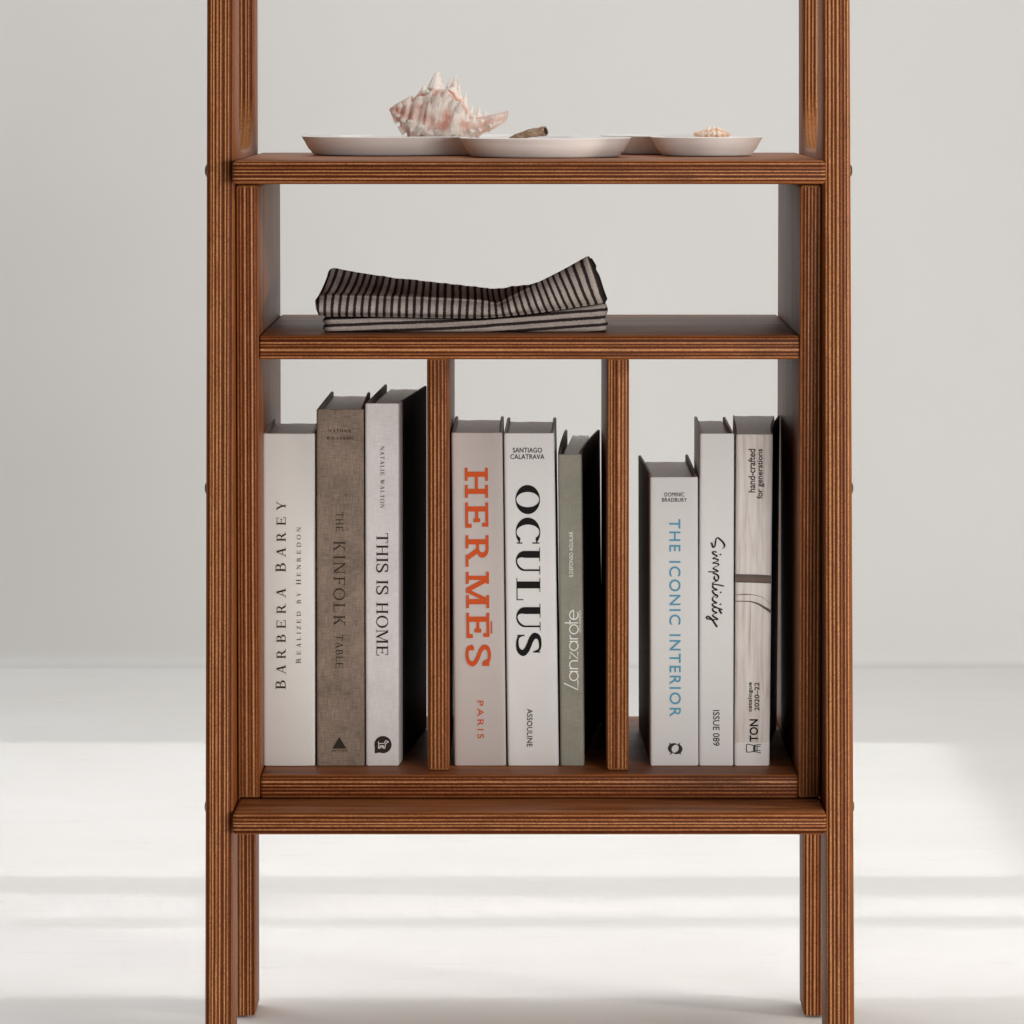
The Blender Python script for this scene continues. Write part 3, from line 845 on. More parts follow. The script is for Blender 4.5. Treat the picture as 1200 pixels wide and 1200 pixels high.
SCR = [  # traced in tenths of a pixel from (820, 620)
    [(270, 228), (292, 212), (298, 186), (278, 152), (245, 120), (215, 100), (196, 106), (186, 140), (180, 186), (166, 213), (150, 200), (135, 155)],
    [(200, 268), (152, 262), (160, 290), (206, 316), (152, 340), (206, 352), (214, 372), (150, 396), (208, 402), (222, 424), (170, 446), (160, 462), (188, 476), (222, 496)],
    [(222, 496), (160, 500), (95, 500)], [(150, 512), (212, 540), (222, 580), (196, 600), (168, 576), (176, 548)],
    [(196, 600), (212, 606), (165, 622), (150, 642), (200, 650), (290, 668)], [(168, 645), (150, 664), (160, 690), (204, 712), (152, 718), (150, 736)],
    [(150, 736), (170, 760), (206, 778), (206, 800), (185, 806)], [(206, 778), (170, 784), (150, 808), (154, 838), (204, 868)],
    [(204, 868), (152, 874), (152, 896), (200, 922), (272, 946)], [(200, 922), (156, 926), (150, 948), (164, 966), (206, 984)],
    [(228, 944), (262, 994)], [(206, 984), (160, 1000), (156, 1022), (205, 1052), (216, 1062)], [(216, 1062), (150, 1062), (90, 1054), (72, 1038), (84, 1022), (118, 1040), (150, 1072), (205, 1150)],
    [(243, 290), (250, 304)], [(246, 736), (253, 750)], [(243, 874), (250, 888)]]
def script_shape():
    parts = []
    for st in SCR:
        sp = spline([(x, -y) for x, y in st], 6); n = len(sp); pts = []
        for i, p in enumerate(sp):
            a = sp[max(i - 1, 0)]; b = sp[min(i + 1, n - 1)]
            ang = math.atan2(b[1] - a[1], b[0] - a[0])
            pts.append((p[0], p[1], 8 + 16 * abs(math.sin(ang - 0.5)) ** 1.5))
        parts.append(ribbon(pts))
    return merge(*parts)
place(script_shape(), (826.8, 629.4, 850.2, 735.4), 'flat', b8, 'title_lettering', M_INKB)
place(sans_text('ISSUE 089', 0.004, 1.0), (835.6, 832, 843.2, 874), 'cw', b8, 'issue_lettering', M_INKG)
place(sans_text('hand-crafted', 0.010, 0.97), (876.8, 526, 885.2, 577), 'ccw', b9, 'slogan_lettering', M_INKB)
place(sans_text('for generations', 0.010, 0.97), (886.8, 526, 895.6, 584.5), 'ccw', b9, 'slogan_lettering', M_INKB)
place(sans_text('catalogue', 0.012, 1.02), (876.4, 799.4, 882.4, 834), 'ccw', b9, 'subtitle_lettering', M_INKB)
place(sans_text('2020–22', 0.012, 1.02), (884.2, 799.6, 889.8, 832.8), 'ccw', b9, 'subtitle_lettering', M_INKB)
place(sans_text('TON', 0.022, 1.0), (878.4, 842.7, 888.4, 869), 'ccw', b9, 'title_lettering', M_INK)
chair = merge(*[ribbon([(x, y, w) for x, y in p]) for w, p in (
    (.9, spline([(9.0, 2.0), (1.8, 1.2), (0.8, 3.2), (0.6, 8.0), (1.6, 10.4), (9.0, 9.0)], 4)), (.8, [(9.2, 1.5), (8.6, 5.5), (9.4, 9.6)]),
    (2.2, [(9.6, 1.8), (9.8, 9.4)]), (.9, [(9.6, 9.2), (17, 10.4)]), (.8, [(10, 7.4), (16.4, 7.8)]), (.9, [(9.6, 1.8), (17, .4)]), (.8, [(10, 3.6), (16.6, 3.0)]), (.7, [(12.6, 1.4), (12.8, 9.4)]))])
place(chair, (874.2, 871.6, 891.8, 882.6), 'flat', b9, 'chair_emblem', M_INKG)
# brown bands of the printed cover
M_BAND = plain('printed_brown', (0.050, 0.026, 0.017), 0.5, var=0.55, nscale=240)
M_BANDL = plain('printed_tan', (0.085, 0.040, 0.024), 0.5, var=0.4, nscale=260)
def strip(pts, px0=None):
    """pts = (px, py_top, py_bottom) on the spine of the last book"""
    vs, fs = [], []
    for x, a, b in pts: vs += [(x, -a), (x, -b)]
    for i in range(len(pts) - 1): fs.append((2 * i, 2 * i + 1, 2 * i + 3, 2 * i + 2))
    return vs, fs
def place_px(shape, bk, name, mat, lift=0.0005):
    xs = [v[0] for v in shape[0]]; ys = [-v[1] for v in shape[0]]
    return place(shape, (min(xs), min(ys), max(xs), max(ys)), 'flat', bk, name, mat, lift=lift)
place_px(strip([(861.8, 672.6, 682.0), (873, 672.9, 682.0), (888, 673.2, 682.8), (904.2, 674.2, 683.4)]), b9, 'printed_band', M_BANDL)
place_px(strip([(861.8, 672.6, 676.0), (868, 673.0, 676.8), (880, 673.0, 675.6), (888, 673.2, 676.8), (904.2, 674.2, 677.4)]), b9, 'printed_band', M_BAND, 0.0007)
place_px(strip([(861.8, 680.6, 682.4), (880, 681.2, 682.8), (904.2, 681.8, 683.8)]), b9, 'printed_band', M_BAND, 0.0007)
cv1 = spline([(861.8, 704.0, 704.9), (872, 704.0, 705.0), (880, 704.4, 705.6), (888, 706.4, 708.6), (895, 710.0, 713.0), (903.9, 714.8, 719.4)], 4)
place_px(strip(cv1), b9, 'printed_band', M_BAND, 0.0007)
cv2 = spline([(861.8, 697.0, 697.5), (873, 695.9, 697.0), (882, 696.6, 697.3), (892, 699.0, 699.5), (898, 703.0, 703.4), (903.9, 708.0, 708.6)], 4)
place_px(strip(cv2), b9, 'printed_band', M_BANDL, 0.0007)

# ------------------------------------------------------------------ folded cloths
def striped(name, dark_frac=0.42):
    m, nt, b = new_mat(name)
    uv = nd(nt, 'ShaderNodeUVMap'); sep = nd(nt, 'ShaderNodeSeparateXYZ'); lk(nt, uv.outputs[0], sep.inputs[0])
    tc = nd(nt, 'ShaderNodeTexCoord')
    wob = noise(nt, tc.outputs['Object'], 900, 2, 0.6)
    wob2 = noise(nt, tc.outputs['Object'], 40, 2, 0.5)
    u = mth(nt, 'ADD', sep.outputs[0], mth(nt, 'MULTIPLY_ADD', mth(nt, 'SUBTRACT', wob, 0.5), 0.18, mth(nt, 'MULTIPLY', mth(nt, 'SUBTRACT', wob2, 0.5), 0.16)))
    fr = mth(nt, 'FRACT', u)
    tri = mth(nt, 'ABSOLUTE', mth(nt, 'SUBTRACT', fr, 0.5))
    mask = nd(nt, 'ShaderNodeMapRange'); mask.inputs[1].default_value = dark_frac / 2 - 0.035; mask.inputs[2].default_value = dark_frac / 2 + 0.035
    lk(nt, tri, mask.inputs[0])
    weave = noise(nt, vscale(nt, tc.outputs['Object'], (1300, 900, 1300)), 1.0, 2, 0.7)
    light = ramp(nt, weave, [(0.3, (0.25, 0.212, 0.188)), (0.7, (0.44, 0.392, 0.358))])
    dark = ramp(nt, weave, [(0.3, (0.016, 0.012, 0.012)), (0.7, (0.045, 0.034, 0.033))])
    lk(nt, mixc(nt, mask.outputs[0], dark, light), b.inputs['Base Color'])
    b.inputs['Roughness'].default_value = 0.95; b.inputs['Specular IOR Level'].default_value = 0.0
    bump(nt, weave, 0.4, 0.0004, b)
    return m
M_STRIPE = striped('striped_cotton')

def lerp_keys(keys, s):
    for a, b in zip(keys, keys[1:]):
        if s <= b[0]:
            t = (s - a[0]) / (b[0] - a[0]); t = max(0, min(1, t))
            return [x + (y - x) * t for x, y in zip(a[1:], b[1:])]
    return list(keys[-1][1:])
def smooth_keys(keys, n=24):
    return spline([tuple(map(float, k)) for k in keys], n)

UP = smooth_keys([  # s, bottom x y, fold x y, ridge x y, depth of ridge
    (0.00, 372.0, 367.0, 369.5, 352.5, 385.5, 318.0, 0.190),
    (0.022, 377.0, 371.0, 377.5, 346.5, 391.5, 314.0, 0.205),
    (0.10, 403, 371.2, 405, 346.5, 418, 319.0, 0.250),
    (0.25, 455, 371.6, 456, 347.5, 462, 325.5, 0.265),
    (0.40, 507, 373.0, 508, 349.0, 509, 330.5, 0.270),
    (0.55, 560, 373.4, 561, 352.0, 560, 336.5, 0.270),
    (0.62, 584, 372.0, 582, 355.0, 578, 338.5, 0.265),
    (0.68, 604, 370.0, 598, 347.5, 597, 336.5, 0.240),
    (0.78, 637, 366.2, 625, 334.5, 626, 333.0, 0.190),
    (0.90, 675, 360.4, 657, 318.5, 660, 320.0, 0.130),
    (0.985, 704, 355.6, 687, 301.8, 690, 304.0, 0.100)])
def bottom_row(px):
    for a, b in zip(UP, UP[1:]):
        if px <= b[1]: 
            t = (px - a[1]) / (b[1] - a[1]); return a[2] + (b[2] - a[2]) * t
    return UP[-1][2] - (px - UP[-1][1]) * 0.18

def upper_cloth():
    yb = 0.0625
    vs, fs, us = [], [], []
    NC = 150
    ncol = NC + 1
    cols = []
    for c in range(ncol):
        s = 0.985 * c / NC
        k = lerp_keys(UP, s); bx, by, fx, fy_, rx, ry_, rd = k
        end = min(1, s / 0.012, (0.985 - s) / 0.010) if False else 1
        B = Vector((PX(bx, yb), yb, PZ(by, yb)))
        F = Vector((PX(fx, yb + .004), yb + .004, PZ(fy_, yb + .004)))
        R = Vector((PX(rx, rd), rd, PZ(ry_, rd)))
        back = Vector((R.x, rd + 0.02, R.z - 0.012)); foot = Vector((R.x, rd + 0.03, B.z + 0.001))
        ripple = 0.0012 * mnoise.noise(Vector((s * 26, 0.3, 1))) + 0.0007 * mnoise.noise(Vector((s * 60, 1.3, 5)))
        out = 0.0085
        prof = [B + Vector((0, 0.05, -0.0002)), B + Vector((0, 0.006, -0.0001)), B + Vector((0, -0.0005, 0.0012)),
                B.lerp(F, .25) + Vector((0, -out + ripple, 0)), B.lerp(F, .5) + Vector((0, -out * 1.15 + ripple, 0)),
                B.lerp(F, .75) + Vector((0, -out * .9 + ripple, 0)), B.lerp(F, .92) + Vector((0, -out * .35, 0)), F + Vector((0, 0.003, 0.0006)),
                F.lerp(R, .2) + Vector((0, 0, -0.0012 + ripple)), F.lerp(R, .5) + Vector((0, 0, -0.002 + ripple * 1.5)), F.lerp(R, .8) + Vector((0, 0, -0.0012 + ripple)),
                R + Vector((0, 0, ripple * .4)), back, foot]
        prof = [Vector(p) for p in spline([tuple(p) for p in prof], 4)]
        cols.append(prof); us.append(s * 39.6)
    n = len(cols[0])
    for p in cols: vs += p
    for c in range(ncol - 1):
        for j in range(n - 1): fs.append((c * n + j, c * n + j + 1, (c + 1) * n + j + 1, (c + 1) * n + j))
    # left end: turn the edge inwards; right end: rolled raw edge going back
    L = cols[0]; mid = sum(L, Vector()) / n
    uvs = [(u + 0.15, 0) for u in us for _ in range(n)]
    b = len(vs)
    for p in L: vs.append(p.lerp(mid, .10) + Vector((0.0012, 0.006, 0))); uvs.append((us[0] - .2, 0))
    for p in L: vs.append(p.lerp(mid, .5) + Vector((0.004, 0.014, 0))); uvs.append((us[0] - .2, 0))
    for j in range(n - 1):
        fs.append((j, b + j, b + j + 1, j + 1)); fs.append((b + j, b + n + j, b + n + j + 1, b + j + 1))
    Rr = cols[-1]; last = (ncol - 1) * n; b2 = len(vs)
    mid = sum(Rr, Vector()) / n
    for step, (dx, dy, pull, u) in enumerate(((0.0035, 0.007, 0.0, .5), (0.0062, 0.022, .10, .5), (0.005, 0.034, .35, .5), (0.0, 0.03, .6, .5))):
        for j, p in enumerate(Rr):
            q = p.lerp(mid, pull) + Vector((dx * (1 - 0.55 * max(0, (p.z - mid.z)) / 0.03 * (step == 0)), dy, 0.0))
            q.z -= 0.012 * max(0, (p.z - mid.z)) / 0.03 * (step > 0); q.z = max(q.z, cols[-1][2].z - 0.001)
            vs.append(q); uvs.append((us[-1] + u, 0))
    for st in range(4):
        a0 = last if st == 0 else b2 + (st - 1) * n; a1 = b2 + st * n
        for j in range(n - 1): fs.append((a0 + j, a0 + j + 1, a1 + j + 1, a1 + j))
    root = Vector((PX(540, .1), 0.11, PZ(373, .0625)))
    o = mesh_obj('folded_cloth', [v - root for v in vs], fs, M_STRIPE, None, loc=tuple(root), smooth=True)
    uvl = o.data.uv_layers.new(name='UVMap')
    for lp in o.data.loops: uvl.data[lp.index].uv = uvs[lp.vertex_index]
    fix_normals(o)
    tag(o, 'crumpled black and grey cloth with upright stripes, upper of the two folded cloths', 'cloth', 'folded striped cloths on the middle shelf')
upper_cloth()

def lower_cloth():
    yf = 0.0645; x0, x1 = 380.5, 709.5
    LB = [(382, 386.0), (520, 380.6), (560, 378.5), (624, 373.6), (710, 367.0)]
    def tilt(px):
        for a, b in zip(LB, LB[1:]):
            if px <= b[0]: return 386 - (a[1] + (b[1] - a[1]) * (px - a[0]) / (b[0] - a[0]))
        return 386 - LB[-1][1]
    vs, fs, uvs = [], [], []
    NC, NV = 90, 16
    zs = ZM1 + 0.0004
    for c in range(NC + 1):
        px = x0 + (x1 - x0) * c / NC
        zt = PZ(bottom_row(px), 0.0625) - 0.0008
        e = min(c, NC - c); inset = 0.002 * max(0, 1 - e / 1.5)
        ring = []
        for j in range(NV + 1):
            t = j / NV
            # three layers bulge between their creases
            f = abs(math.sin(t * math.pi * 2)) * 0.0016
            fold = mnoise.noise(Vector((c * .11, t * 3, 2))) * 0.0009
            ring.append(Vector((PX(px, yf), yf + 0.0018 - f + fold + inset * 1.5, zs + (zt - zs) * t)))
        ring[0].y += .002; ring[-1].y += .002
        for p in ring:
            vs.append(p); py = YC + (CAMZ - p.z) * D / (D + p.y) / K
            uvs.append(((py + tilt(px) - 386) / 8.55, 0))
        for (yy, z) in ((0.20, zt), (0.21, (zt + zs) / 2), (0.20, zs)):
            vs.append(Vector((PX(px, yf), yy, z))); uvs.append((0.45, 0))
    n = NV + 4
    for c in range(NC):
        for j in range(n):
            k = (j + 1) % n; fs.append((c * n + j, c * n + k, (c + 1) * n + k, (c + 1) * n + j))
    for c, sgn in ((0, -1), (NC, 1)):
        b = len(vs)
        ring = vs[c * n:(c + 1) * n]
        for j, p in enumerate(ring):
            q = p.copy(); q.x += sgn * 0.0022 * abs(math.sin(min(j, NV) / NV * math.pi * 2)); q.y += 0.010 if j <= NV else 0
            vs.append(q); uvs.append((uvs[c * n + j][0], 0))
        for j in range(n):
            k = (j + 1) % n; fs.append((c * n + j, b + j, b + k, c * n + k))
        fs.append(tuple(range(b, b + n)))
    root = Vector((PX(545, .1), 0.13, ZM1))
    o = mesh_obj('folded_cloth', [v - root for v in vs], fs, M_STRIPE, None, loc=tuple(root), smooth=True)
    uvl = o.data.uv_layers.new(name='UVMap')
    for lp in o.data.loops: uvl.data[lp.index].uv = uvs[lp.vertex_index]
    fix_normals(o)
    tag(o, 'flat black and grey cloth with lengthwise stripes, lying on the shelf under the crumpled cloth', 'cloth', 'folded striped cloths on the middle shelf')
lower_cloth()

# ------------------------------------------------------------------ trays
def ceramic():
    m, nt, b = new_mat('matt_white_ceramic')
    tc = nd(nt, 'ShaderNodeTexCoord')
    n = noise(nt, vscale(nt, tc.outputs['Object'], (20, 20, 400)), 1.0, 3, 0.6)
    c = ramp(nt, n, [(0.3, (0.78, 0.765, 0.745)), (0.7, (0.84, 0.83, 0.81))])
    lk(nt, c, b.inputs['Base Color']); b.inputs['Roughness'].default_value = 0.38
    bump(nt, n, 0.06, 0.0005, b)
    return m
M_CER = ceramic()
def tray(lobes, neck, label, z=ZT1 + 0.0003, height=0.0158, flare=0.0092, wall=0.0042):
    """shallow tray whose plan is a smooth union of round lobes (x, y, radius)"""
    def sdf(x, y):
        d = None
        for lx, ly, r in lobes:
            e = math.hypot(x - lx, y - ly) - r
            if d is None: d = e
            else:
                h = max(neck - abs(d - e), 0) / neck; d = min(d, e) - h * h * neck * 0.25
        return d
    # march round the outline at any level set
    cx = sum(l[0] * l[2] for l in lobes) / sum(l[2] for l in lobes); cy = sum(l[1] * l[2] for l in lobes) / sum(l[2] for l in lobes)
    if len(lobes) == 2:
        (ax_, ay_, ar), (bx_, by_, br) = lobes; f_ = ar / (ar + br)
        cx, cy = ax_ + (bx_ - ax_) * f_, ay_ + (by_ - ay_) * f_
    N = 220
    out = []
    for i in range(N):
        a = 2 * math.pi * i / N; lo, hi = 0.0, 0.35
        t = 0.35
        # first outside point going outward from the centre, by bisection from far in
        step = 0.002; rr = 0.0
        while rr < 0.35 and sdf(cx + rr * math.cos(a), cy + rr * math.sin(a)) < 0: rr += step
        lo, hi = rr - step, rr
        for _ in range(24):
            mid = (lo + hi) / 2
            if sdf(cx + mid * math.cos(a), cy + mid * math.sin(a)) < 0: lo = mid
            else: hi = mid
        out.append(Vector((cx + lo * math.cos(a), cy + lo * math.sin(a))))
    # even spacing
    L = [0.0]
    for i in range(N): L.append(L[-1] + (out[(i + 1) % N] - out[i]).length)
    M = 200; even = []; k = 0
    for i in range(M):
        d = L[-1] * i / M
        while L[k + 1] < d: k += 1
        t = (d - L[k]) / max(L[k + 1] - L[k], 1e-9); even.append(out[k].lerp(out[(k + 1) % N], t))
    nrm = []
    for i in range(M):
        p = even[i]; e = 1e-4
        g = Vector((sdf(p.x + e, p.y) - sdf(p.x - e, p.y), sdf(p.x, p.y + e) - sdf(p.x, p.y - e)))
        nrm.append(g.normalized() if g.length > 1e-9 else Vector((1, 0)))
    prof = [(-flare - .006, 0.0008), (-flare - .0028, 0.0), (-flare - .0010, 0.0004), (-flare + .0004, 0.0016), (-flare + .0014, 0.0034), (-flare * .62, height * .34), (-flare * .28, height * .70), (-.0006, height - .0016), (0, height - .0006), (-.0006, height - .0001),
            (-wall * .5, height), (-wall + .0005, height - .0003), (-wall - .0003, height - .0014), (-wall - flare * .35, height * .62),
            (-wall - flare * .75, height * .36), (-wall - flare - .003, .0042), (-wall - flare - .010, .0036)]
    root = Vector((cx, cy, z)); vs, fs = [], []
    for off, h in prof:
        for p, q in zip(even, nrm):
            s = p + q * off; vs.append((s.x - cx, s.y - cy, h))
    for r in range(len(prof) - 1):
        for i in range(M):
            j = (i + 1) % M; fs.append((r * M + i, r * M + j, (r + 1) * M + j, (r + 1) * M + i))
    fs.append(tuple(range(M))); fs.append(tuple(range((len(prof) - 1) * M, len(prof) * M)))
    o = mesh_obj('ceramic_tray', vs, fs, M_CER, None, loc=tuple(root)); fix_normals(o); sharp(o, 60)
    return tag(o, label, 'tray', 'white ceramic trays on the top shelf')

def lobe(pxl, pxr, Y):
    a, b = PX(pxl, Y), PX(pxr, Y); return ((a + b) / 2, Y, (b - a) / 2)
TA = [(-0.1195, 0.213, 0.0685), (-0.030, 0.228, 0.0745), lobe(538, 740, 0.122)]
TB = [lobe(762.5, 894, 0.172), (0.1165, 0.262, 0.0545)]
tray(TA, 0.014, 'larger white ceramic tray of rounded lobes holding the big pink spiny seashell')
tray(TB, 0.018, 'smaller white ceramic tray of rounded lobes holding a tiny orange seashell')

# ------------------------------------------------------------------ shells
def shell_mat(name, pale, pink, brown, sc):
    m, nt, b = new_mat(name)
    at = nd(nt, 'ShaderNodeAttribute'); at.attribute_name = 'tip'
    tc = nd(nt, 'ShaderNodeTexCoord')
    n = noise(nt, tc.outputs['Object'], 90 * sc, 4, 0.6)
    lines = noise(nt, vscale(nt, tc.outputs['Object'], (1500 * sc, 260 * sc, 260 * sc)), 1.0, 3, 0.65, 0.8)
    t = mth(nt, 'ADD', at.outputs['Fac'], mth(nt, 'MULTIPLY', mth(nt, 'SUBTRACT', n, 0.5), 0.9))
    c = ramp(nt, t, [(0.0, tuple(p * q for p, q in zip(pink, (.80, .62, .55)))), (0.14, pink), (0.42, tuple((p + q) / 2 for p, q in zip(pink, pale))), (0.66, pale)])
    c = mixc(nt, mth(nt, 'MULTIPLY', ramp_val(nt, lines, 0.52, 0.66), 0.55), c, brown)
    lk(nt, c, b.inputs['Base Color']); b.inputs['Roughness'].default_value = 0.45
    b.inputs['Subsurface Weight'].default_value = 0.08; b.inputs['Subsurface Radius'].default_value = (0.004, 0.002, 0.001)
    bump(nt, mth(nt, 'ADD', lines, n), 0.35, 0.0008, b)
    return m

def murex(name, length, mat, seed, prof, varices, spine_rows, whorls=3.2, voxel=0.0006, lip=None, bow=0.06):
    """spiny sea snail shell, axis along +x from the apex; built as one skin"""
    R = random.Random(seed)
    bm = bmesh.new()
    NT, NA = 90, 64
    def rad(t):
        for a, b in zip(prof, prof[1:]):
            if t <= b[0]:
                u = (t - a[0]) / (b[0] - a[0]); u = u * u * (3 - 2 * u); return (a[1] + (b[1] - a[1]) * u) * length
        return prof[-1][1] * length
    def vx(a):
        return max(math.cos(2.2 * (a - v) if abs(2.2 * (a - v)) < math.pi / 2 else math.pi / 2) for v in
                   [w + k for w in varices for k in (-2 * math.pi, 0, 2 * math.pi)]) ** 6
    def bend(t): return length * bow * (max(0, t - .66) / .34) ** 1.5
    def pt(t, a, extra=0.0):
        # sutures of the spire follow a helix
        ph = t * whorls / 0.42 - a / (2 * math.pi)
        sut = 0.0
        if t < .46: sut = -0.16 * math.exp(-((ph - round(ph)) / .10) ** 2) * (1 - t / .46) ** .3
        r = rad(t) * (1 + sut + 0.15 * vx(a) + 0.035 * math.sin(14 * math.pi * t)) + extra
        r *= 1 + 0.17 * mnoise.noise(Vector((t * 9, math.cos(a) * 2.2, math.sin(a) * 2.2 + seed))) + 0.04 * mnoise.noise(Vector((t * 24, math.cos(a) * 5, math.sin(a) * 5 + seed)))
        return Vector((t * length, r * math.cos(a), r * math.sin(a) + bend(t)))
    rings = []
    for i in range(NT + 1):
        t = i / NT; rings.append([bm.verts.new(pt(t, 2 * math.pi * k / NA)) for k in range(NA)])
    for i in range(NT):
        for k in range(NA):
            bm.faces.new((rings[i][k], rings[i][(k + 1) % NA], rings[i + 1][(k + 1) % NA], rings[i + 1][k]))
    bm.faces.new(rings[0]); bm.faces.new(list(reversed(rings[-1])))
    # hollow fronds on the varices
    for entry in spine_rows:
        va, rows = entry[:2]; curl = entry[2] if len(entry) > 2 else 0.22; lean = entry[3] if len(entry) > 3 else 0.06
        for (t, ln, wd) in rows:
            a = va + R.uniform(-.09, .09); ln *= R.uniform(.78, 1.22); wd *= R.uniform(.85, 1.2); t += R.uniform(-.008, .008)
            p = pt(t, a, -wd * .35 * length); rdir = Vector((lean + R.uniform(-.10, .12), math.cos(a), math.sin(a))).normalized()
            side = Vector((0, -math.sin(a), math.cos(a))); lng = rdir.cross(side)
            L = ln * length; wv = wd * length
            prev = None; nsg = 7; nr = 8
            for s in range(nsg + 1):
                u = s / nsg; w = wv * (1 - u) ** .8 * .5 + wv * .07
                c = p + rdir * L * u + side * L * curl * u * u + lng * L * .12 * u * u
                ring = []
                for k in range(nr):
                    q = 2 * math.pi * k / nr
                    ring.append(bm.verts.new(c + side * w * math.cos(q) * .85 + lng * w * math.sin(q) * 1.0))
                if prev:
                    for k in range(nr): bm.faces.new((prev[k], prev[(k + 1) % nr], ring[(k + 1) % nr], ring[k]))
                else: bm.faces.new(list(reversed(ring)))
                prev = ring
            bm.faces.new(prev)
    bmesh.ops.recalc_face_normals(bm, faces=bm.faces)
    me = bpy.data.meshes.new(name); bm.to_mesh(me); bm.free()
    o = bpy.data.objects.new(name, me); COL.objects.link(o)
    md = o.modifiers.new('remesh', 'REMESH'); md.mode = 'VOXEL'; md.voxel_size = voxel
    sm = o.modifiers.new('smooth', 'SMOOTH'); sm.factor = 0.5; sm.iterations = 2
    dg = bpy.context.evaluated_depsgraph_get()
    me2 = bpy.data.meshes.new_from_object(o.evaluated_get(dg))
    o.modifiers.clear(); o.data = me2
    me2.materials.clear(); me2.materials.append(mat); me2.shade_smooth()
    at = me2.attributes.new('tip', 'FLOAT', 'POINT')
    for v in me2.vertices:
        t = max(0, min(1, v.co.x / length)); rr = math.hypot(v.co.y, v.co.z - bend(t)); r0 = rad(t)
        val = (rr - r0 * 1.0) / (0.055 * length) + 0.25
        if lip:
            a = math.atan2(v.co.z - bend(t), v.co.y); d = abs(a - lip[0])
            if lip[1] < t < lip[2] and d < .07: val = min(val, -0.25 + 5 * d)
            if t < .24: val -= .12
        at.data[v.index].value = max(-1, min(1, val))
    return o

PROF = [(0, .012), (.05, .060), (.085, .088), (.10, .078), (.15, .140), (.175, .128), (.235, .205), (.265, .192), (.33, .252), (.42, .262), (.50, .256), (.57, .228), (.63, .170), (.68, .112), (.75, .082), (.88, .068), (1, .050)]
V6 = [math.radians(x) for x in (78, 142, 202, 255, 310, 20)]
def knobs(base, off=0.0): return [(.085, .05, .05), (.15, .06, .07), (.235, .08, .08), (.315 + off, base * .9, .085), (.385 + off, base, .09), (.455 + off, base, .09), (.525 + off, base, .085), (.59 + off, base * .85, .075), (.66, base * .7, .065), (.73, base * .6, .055), (.80, .045, .05), (.88, .03, .045)]
big_rows = [(V6[0], [(.10, .05, .05), (.165, .075, .06), (.25, .09, .08), (.335, .165, .11), (.395, .085, .06), (.45, .12, .065), (.50, .13, .06), (.56, .135, .06), (.625, .135, .06), (.69, .115, .05), (.75, .085, .045), (.81, .06, .035)], -.10, -.30),
            (V6[1], knobs(.11), -.35), (V6[2], knobs(.12, .02), -.45), (V6[3], knobs(.05)), (V6[4], knobs(.05)), (V6[5], knobs(.07))]
M_SHELL = shell_mat('pink_shell', (0.78, 0.71, 0.65), (0.60, 0.36, 0.29), (0.36, 0.20, 0.14), 1.0)
sh = murex('seashell', 0.0965, M_SHELL, 3, PROF, V6, big_rows, lip=(math.radians(100), .32, .60), bow=0.19)
sh.rotation_euler = (0, math.radians(14), math.radians(-4))
sh.location = (PX(456.5, .205), 0.205, PZ(128, .205))
tag(sh, 'big spiny pink and white seashell lying in the left lobe of the tray', 'seashell')

M_SHELL2 = shell_mat('orange_shell', (0.84, 0.74, 0.65), (0.66, 0.40, 0.25), (0.45, 0.22, 0.11), 2.5)
rows2 = [(v, [(.2, .07, .07), (.34, .10, .09), (.46, .10, .09), (.58, .09, .08), (.70, .08, .07)]) for v in [math.radians(a) for a in (20, 80, 140, 200, 260, 320)]]
PROF2 = [(0, .02), (.08, .06), (.2, .11), (.32, .17), (.45, .20), (.6, .18), (.75, .13), (.9, .08), (1, .045)]
s2 = murex('seashell', 0.0305, M_SHELL2, 9, PROF2, [math.radians(a) for a in (20, 80, 140, 200, 260, 320)], rows2, voxel=0.0004)
s2.rotation_euler = (0, math.radians(3), math.radians(180))
s2.location = (PX(856.5, .17), 0.170, PZ(157.5, .17))
tag(s2, 'tiny knobbly orange and white seashell in the smaller tray', 'seashell')

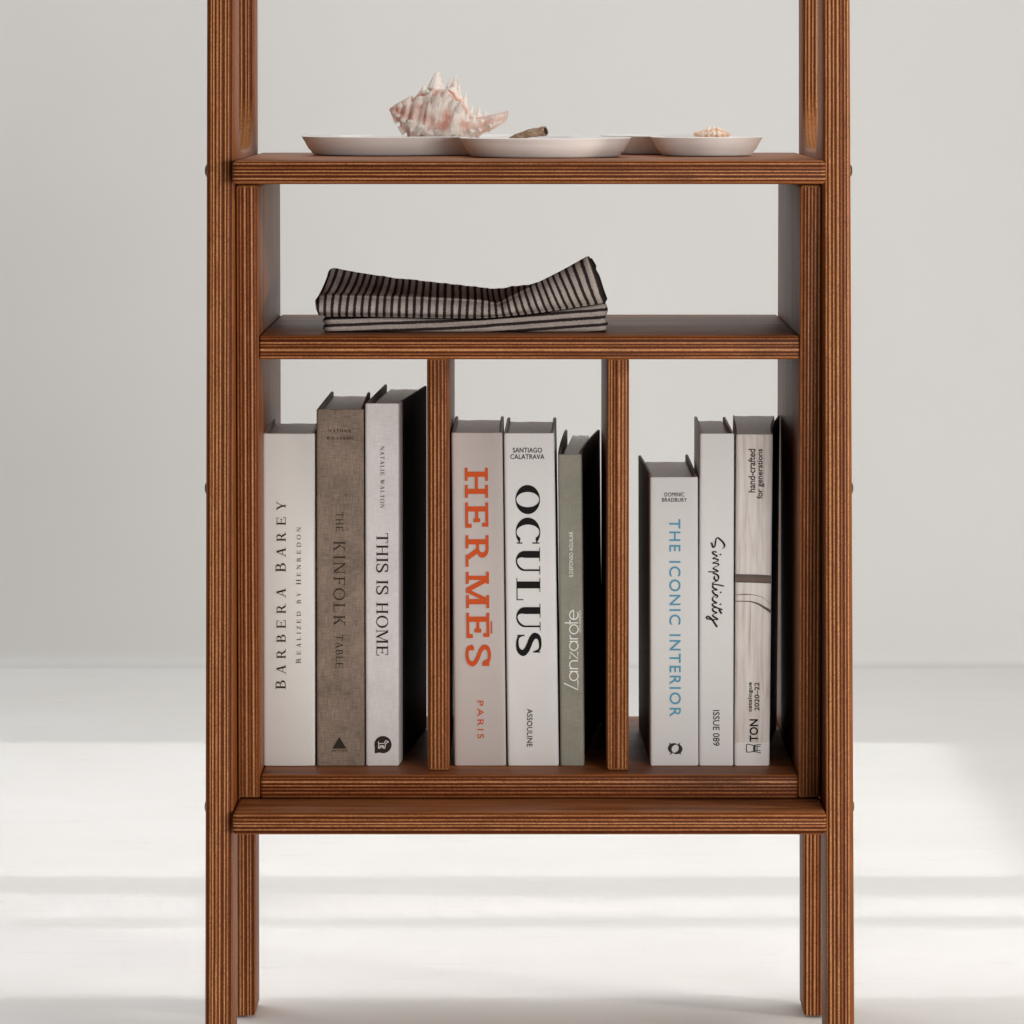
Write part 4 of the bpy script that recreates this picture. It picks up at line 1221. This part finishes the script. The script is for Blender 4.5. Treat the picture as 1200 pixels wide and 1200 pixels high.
def twig():
    m, nt, b = new_mat('driftwood')
    tc = nd(nt, 'ShaderNodeTexCoord')
    n = noise(nt, vscale(nt, tc.outputs['Object'], (90, 400, 400)), 1.0, 4, 0.65)
    lk(nt, ramp(nt, n, [(0.3, (0.15, 0.085, 0.05)), (0.5, (0.34, 0.225, 0.145)), (0.75, (0.55, 0.42, 0.31))]), b.inputs['Base Color'])
    b.inputs['Roughness'].default_value = 0.85; bump(nt, n, 0.6, 0.001, b)
    core = plain('hollow_core', (0.035, 0.022, 0.016), 0.9)
    Y = 0.112
    A = Vector((PX(598, Y + .01), Y + .012, PZ(163.5, Y))); B = Vector((PX(639.5, Y), Y - .004, PZ(153.8, Y)))
    ax = (B - A).normalized(); s = ax.cross(Vector((0, 0, 1))).normalized(); t = s.cross(ax)
    vs, fs, mi = [], [], []; N, R = 22, 26
    for i in range(R + 1):
        u = i / R; r = 0.0020 + 0.0020 * u ** .7 + 0.0005 * mnoise.noise(Vector((u * 7, 2, 1)))
        c = A.lerp(B, u) + t * 0.0012 * math.sin(u * 3)
        for k in range(N):
            a = 2 * math.pi * k / N
            q = r * (1 + .14 * mnoise.noise(Vector((u * 6, math.cos(a) * 1.5, math.sin(a) * 1.5))))
            vs.append(c + s * q * math.cos(a) + t * q * math.sin(a))
    for i in range(R):
        for k in range(N): fs.append((i * N + k, i * N + (k + 1) % N, (i + 1) * N + (k + 1) % N, (i + 1) * N + k)); mi.append(0)
    end = R * N
    for dr, da in ((.72, .0), (.55, -.006)):
        b0 = len(vs)
        for k in range(N):
            p = vs[R * N + k]; c = B + t * 0.0012 * math.sin(3); vs.append(c + (p - c) * dr + ax * da)
        for k in range(N): fs.append((end + k, end + (k + 1) % N, b0 + (k + 1) % N, b0 + k)); mi.append(0 if da == 0 else 1)
        end = b0
    fs.append(tuple(end + k for k in range(N))); mi.append(1); fs.append(tuple(range(N))); mi.append(0)
    root = A.lerp(B, .5)
    o = mesh_obj('twig', [v - root for v in vs], fs, [m, core], None, loc=tuple(root), smooth=True)
    for p, k in zip(o.data.polygons, mi): p.material_index = k
    fix_normals(o)
    tag(o, 'short brown hollow stick lying in the front tray lobe beside the big shell', 'stick')
twig()
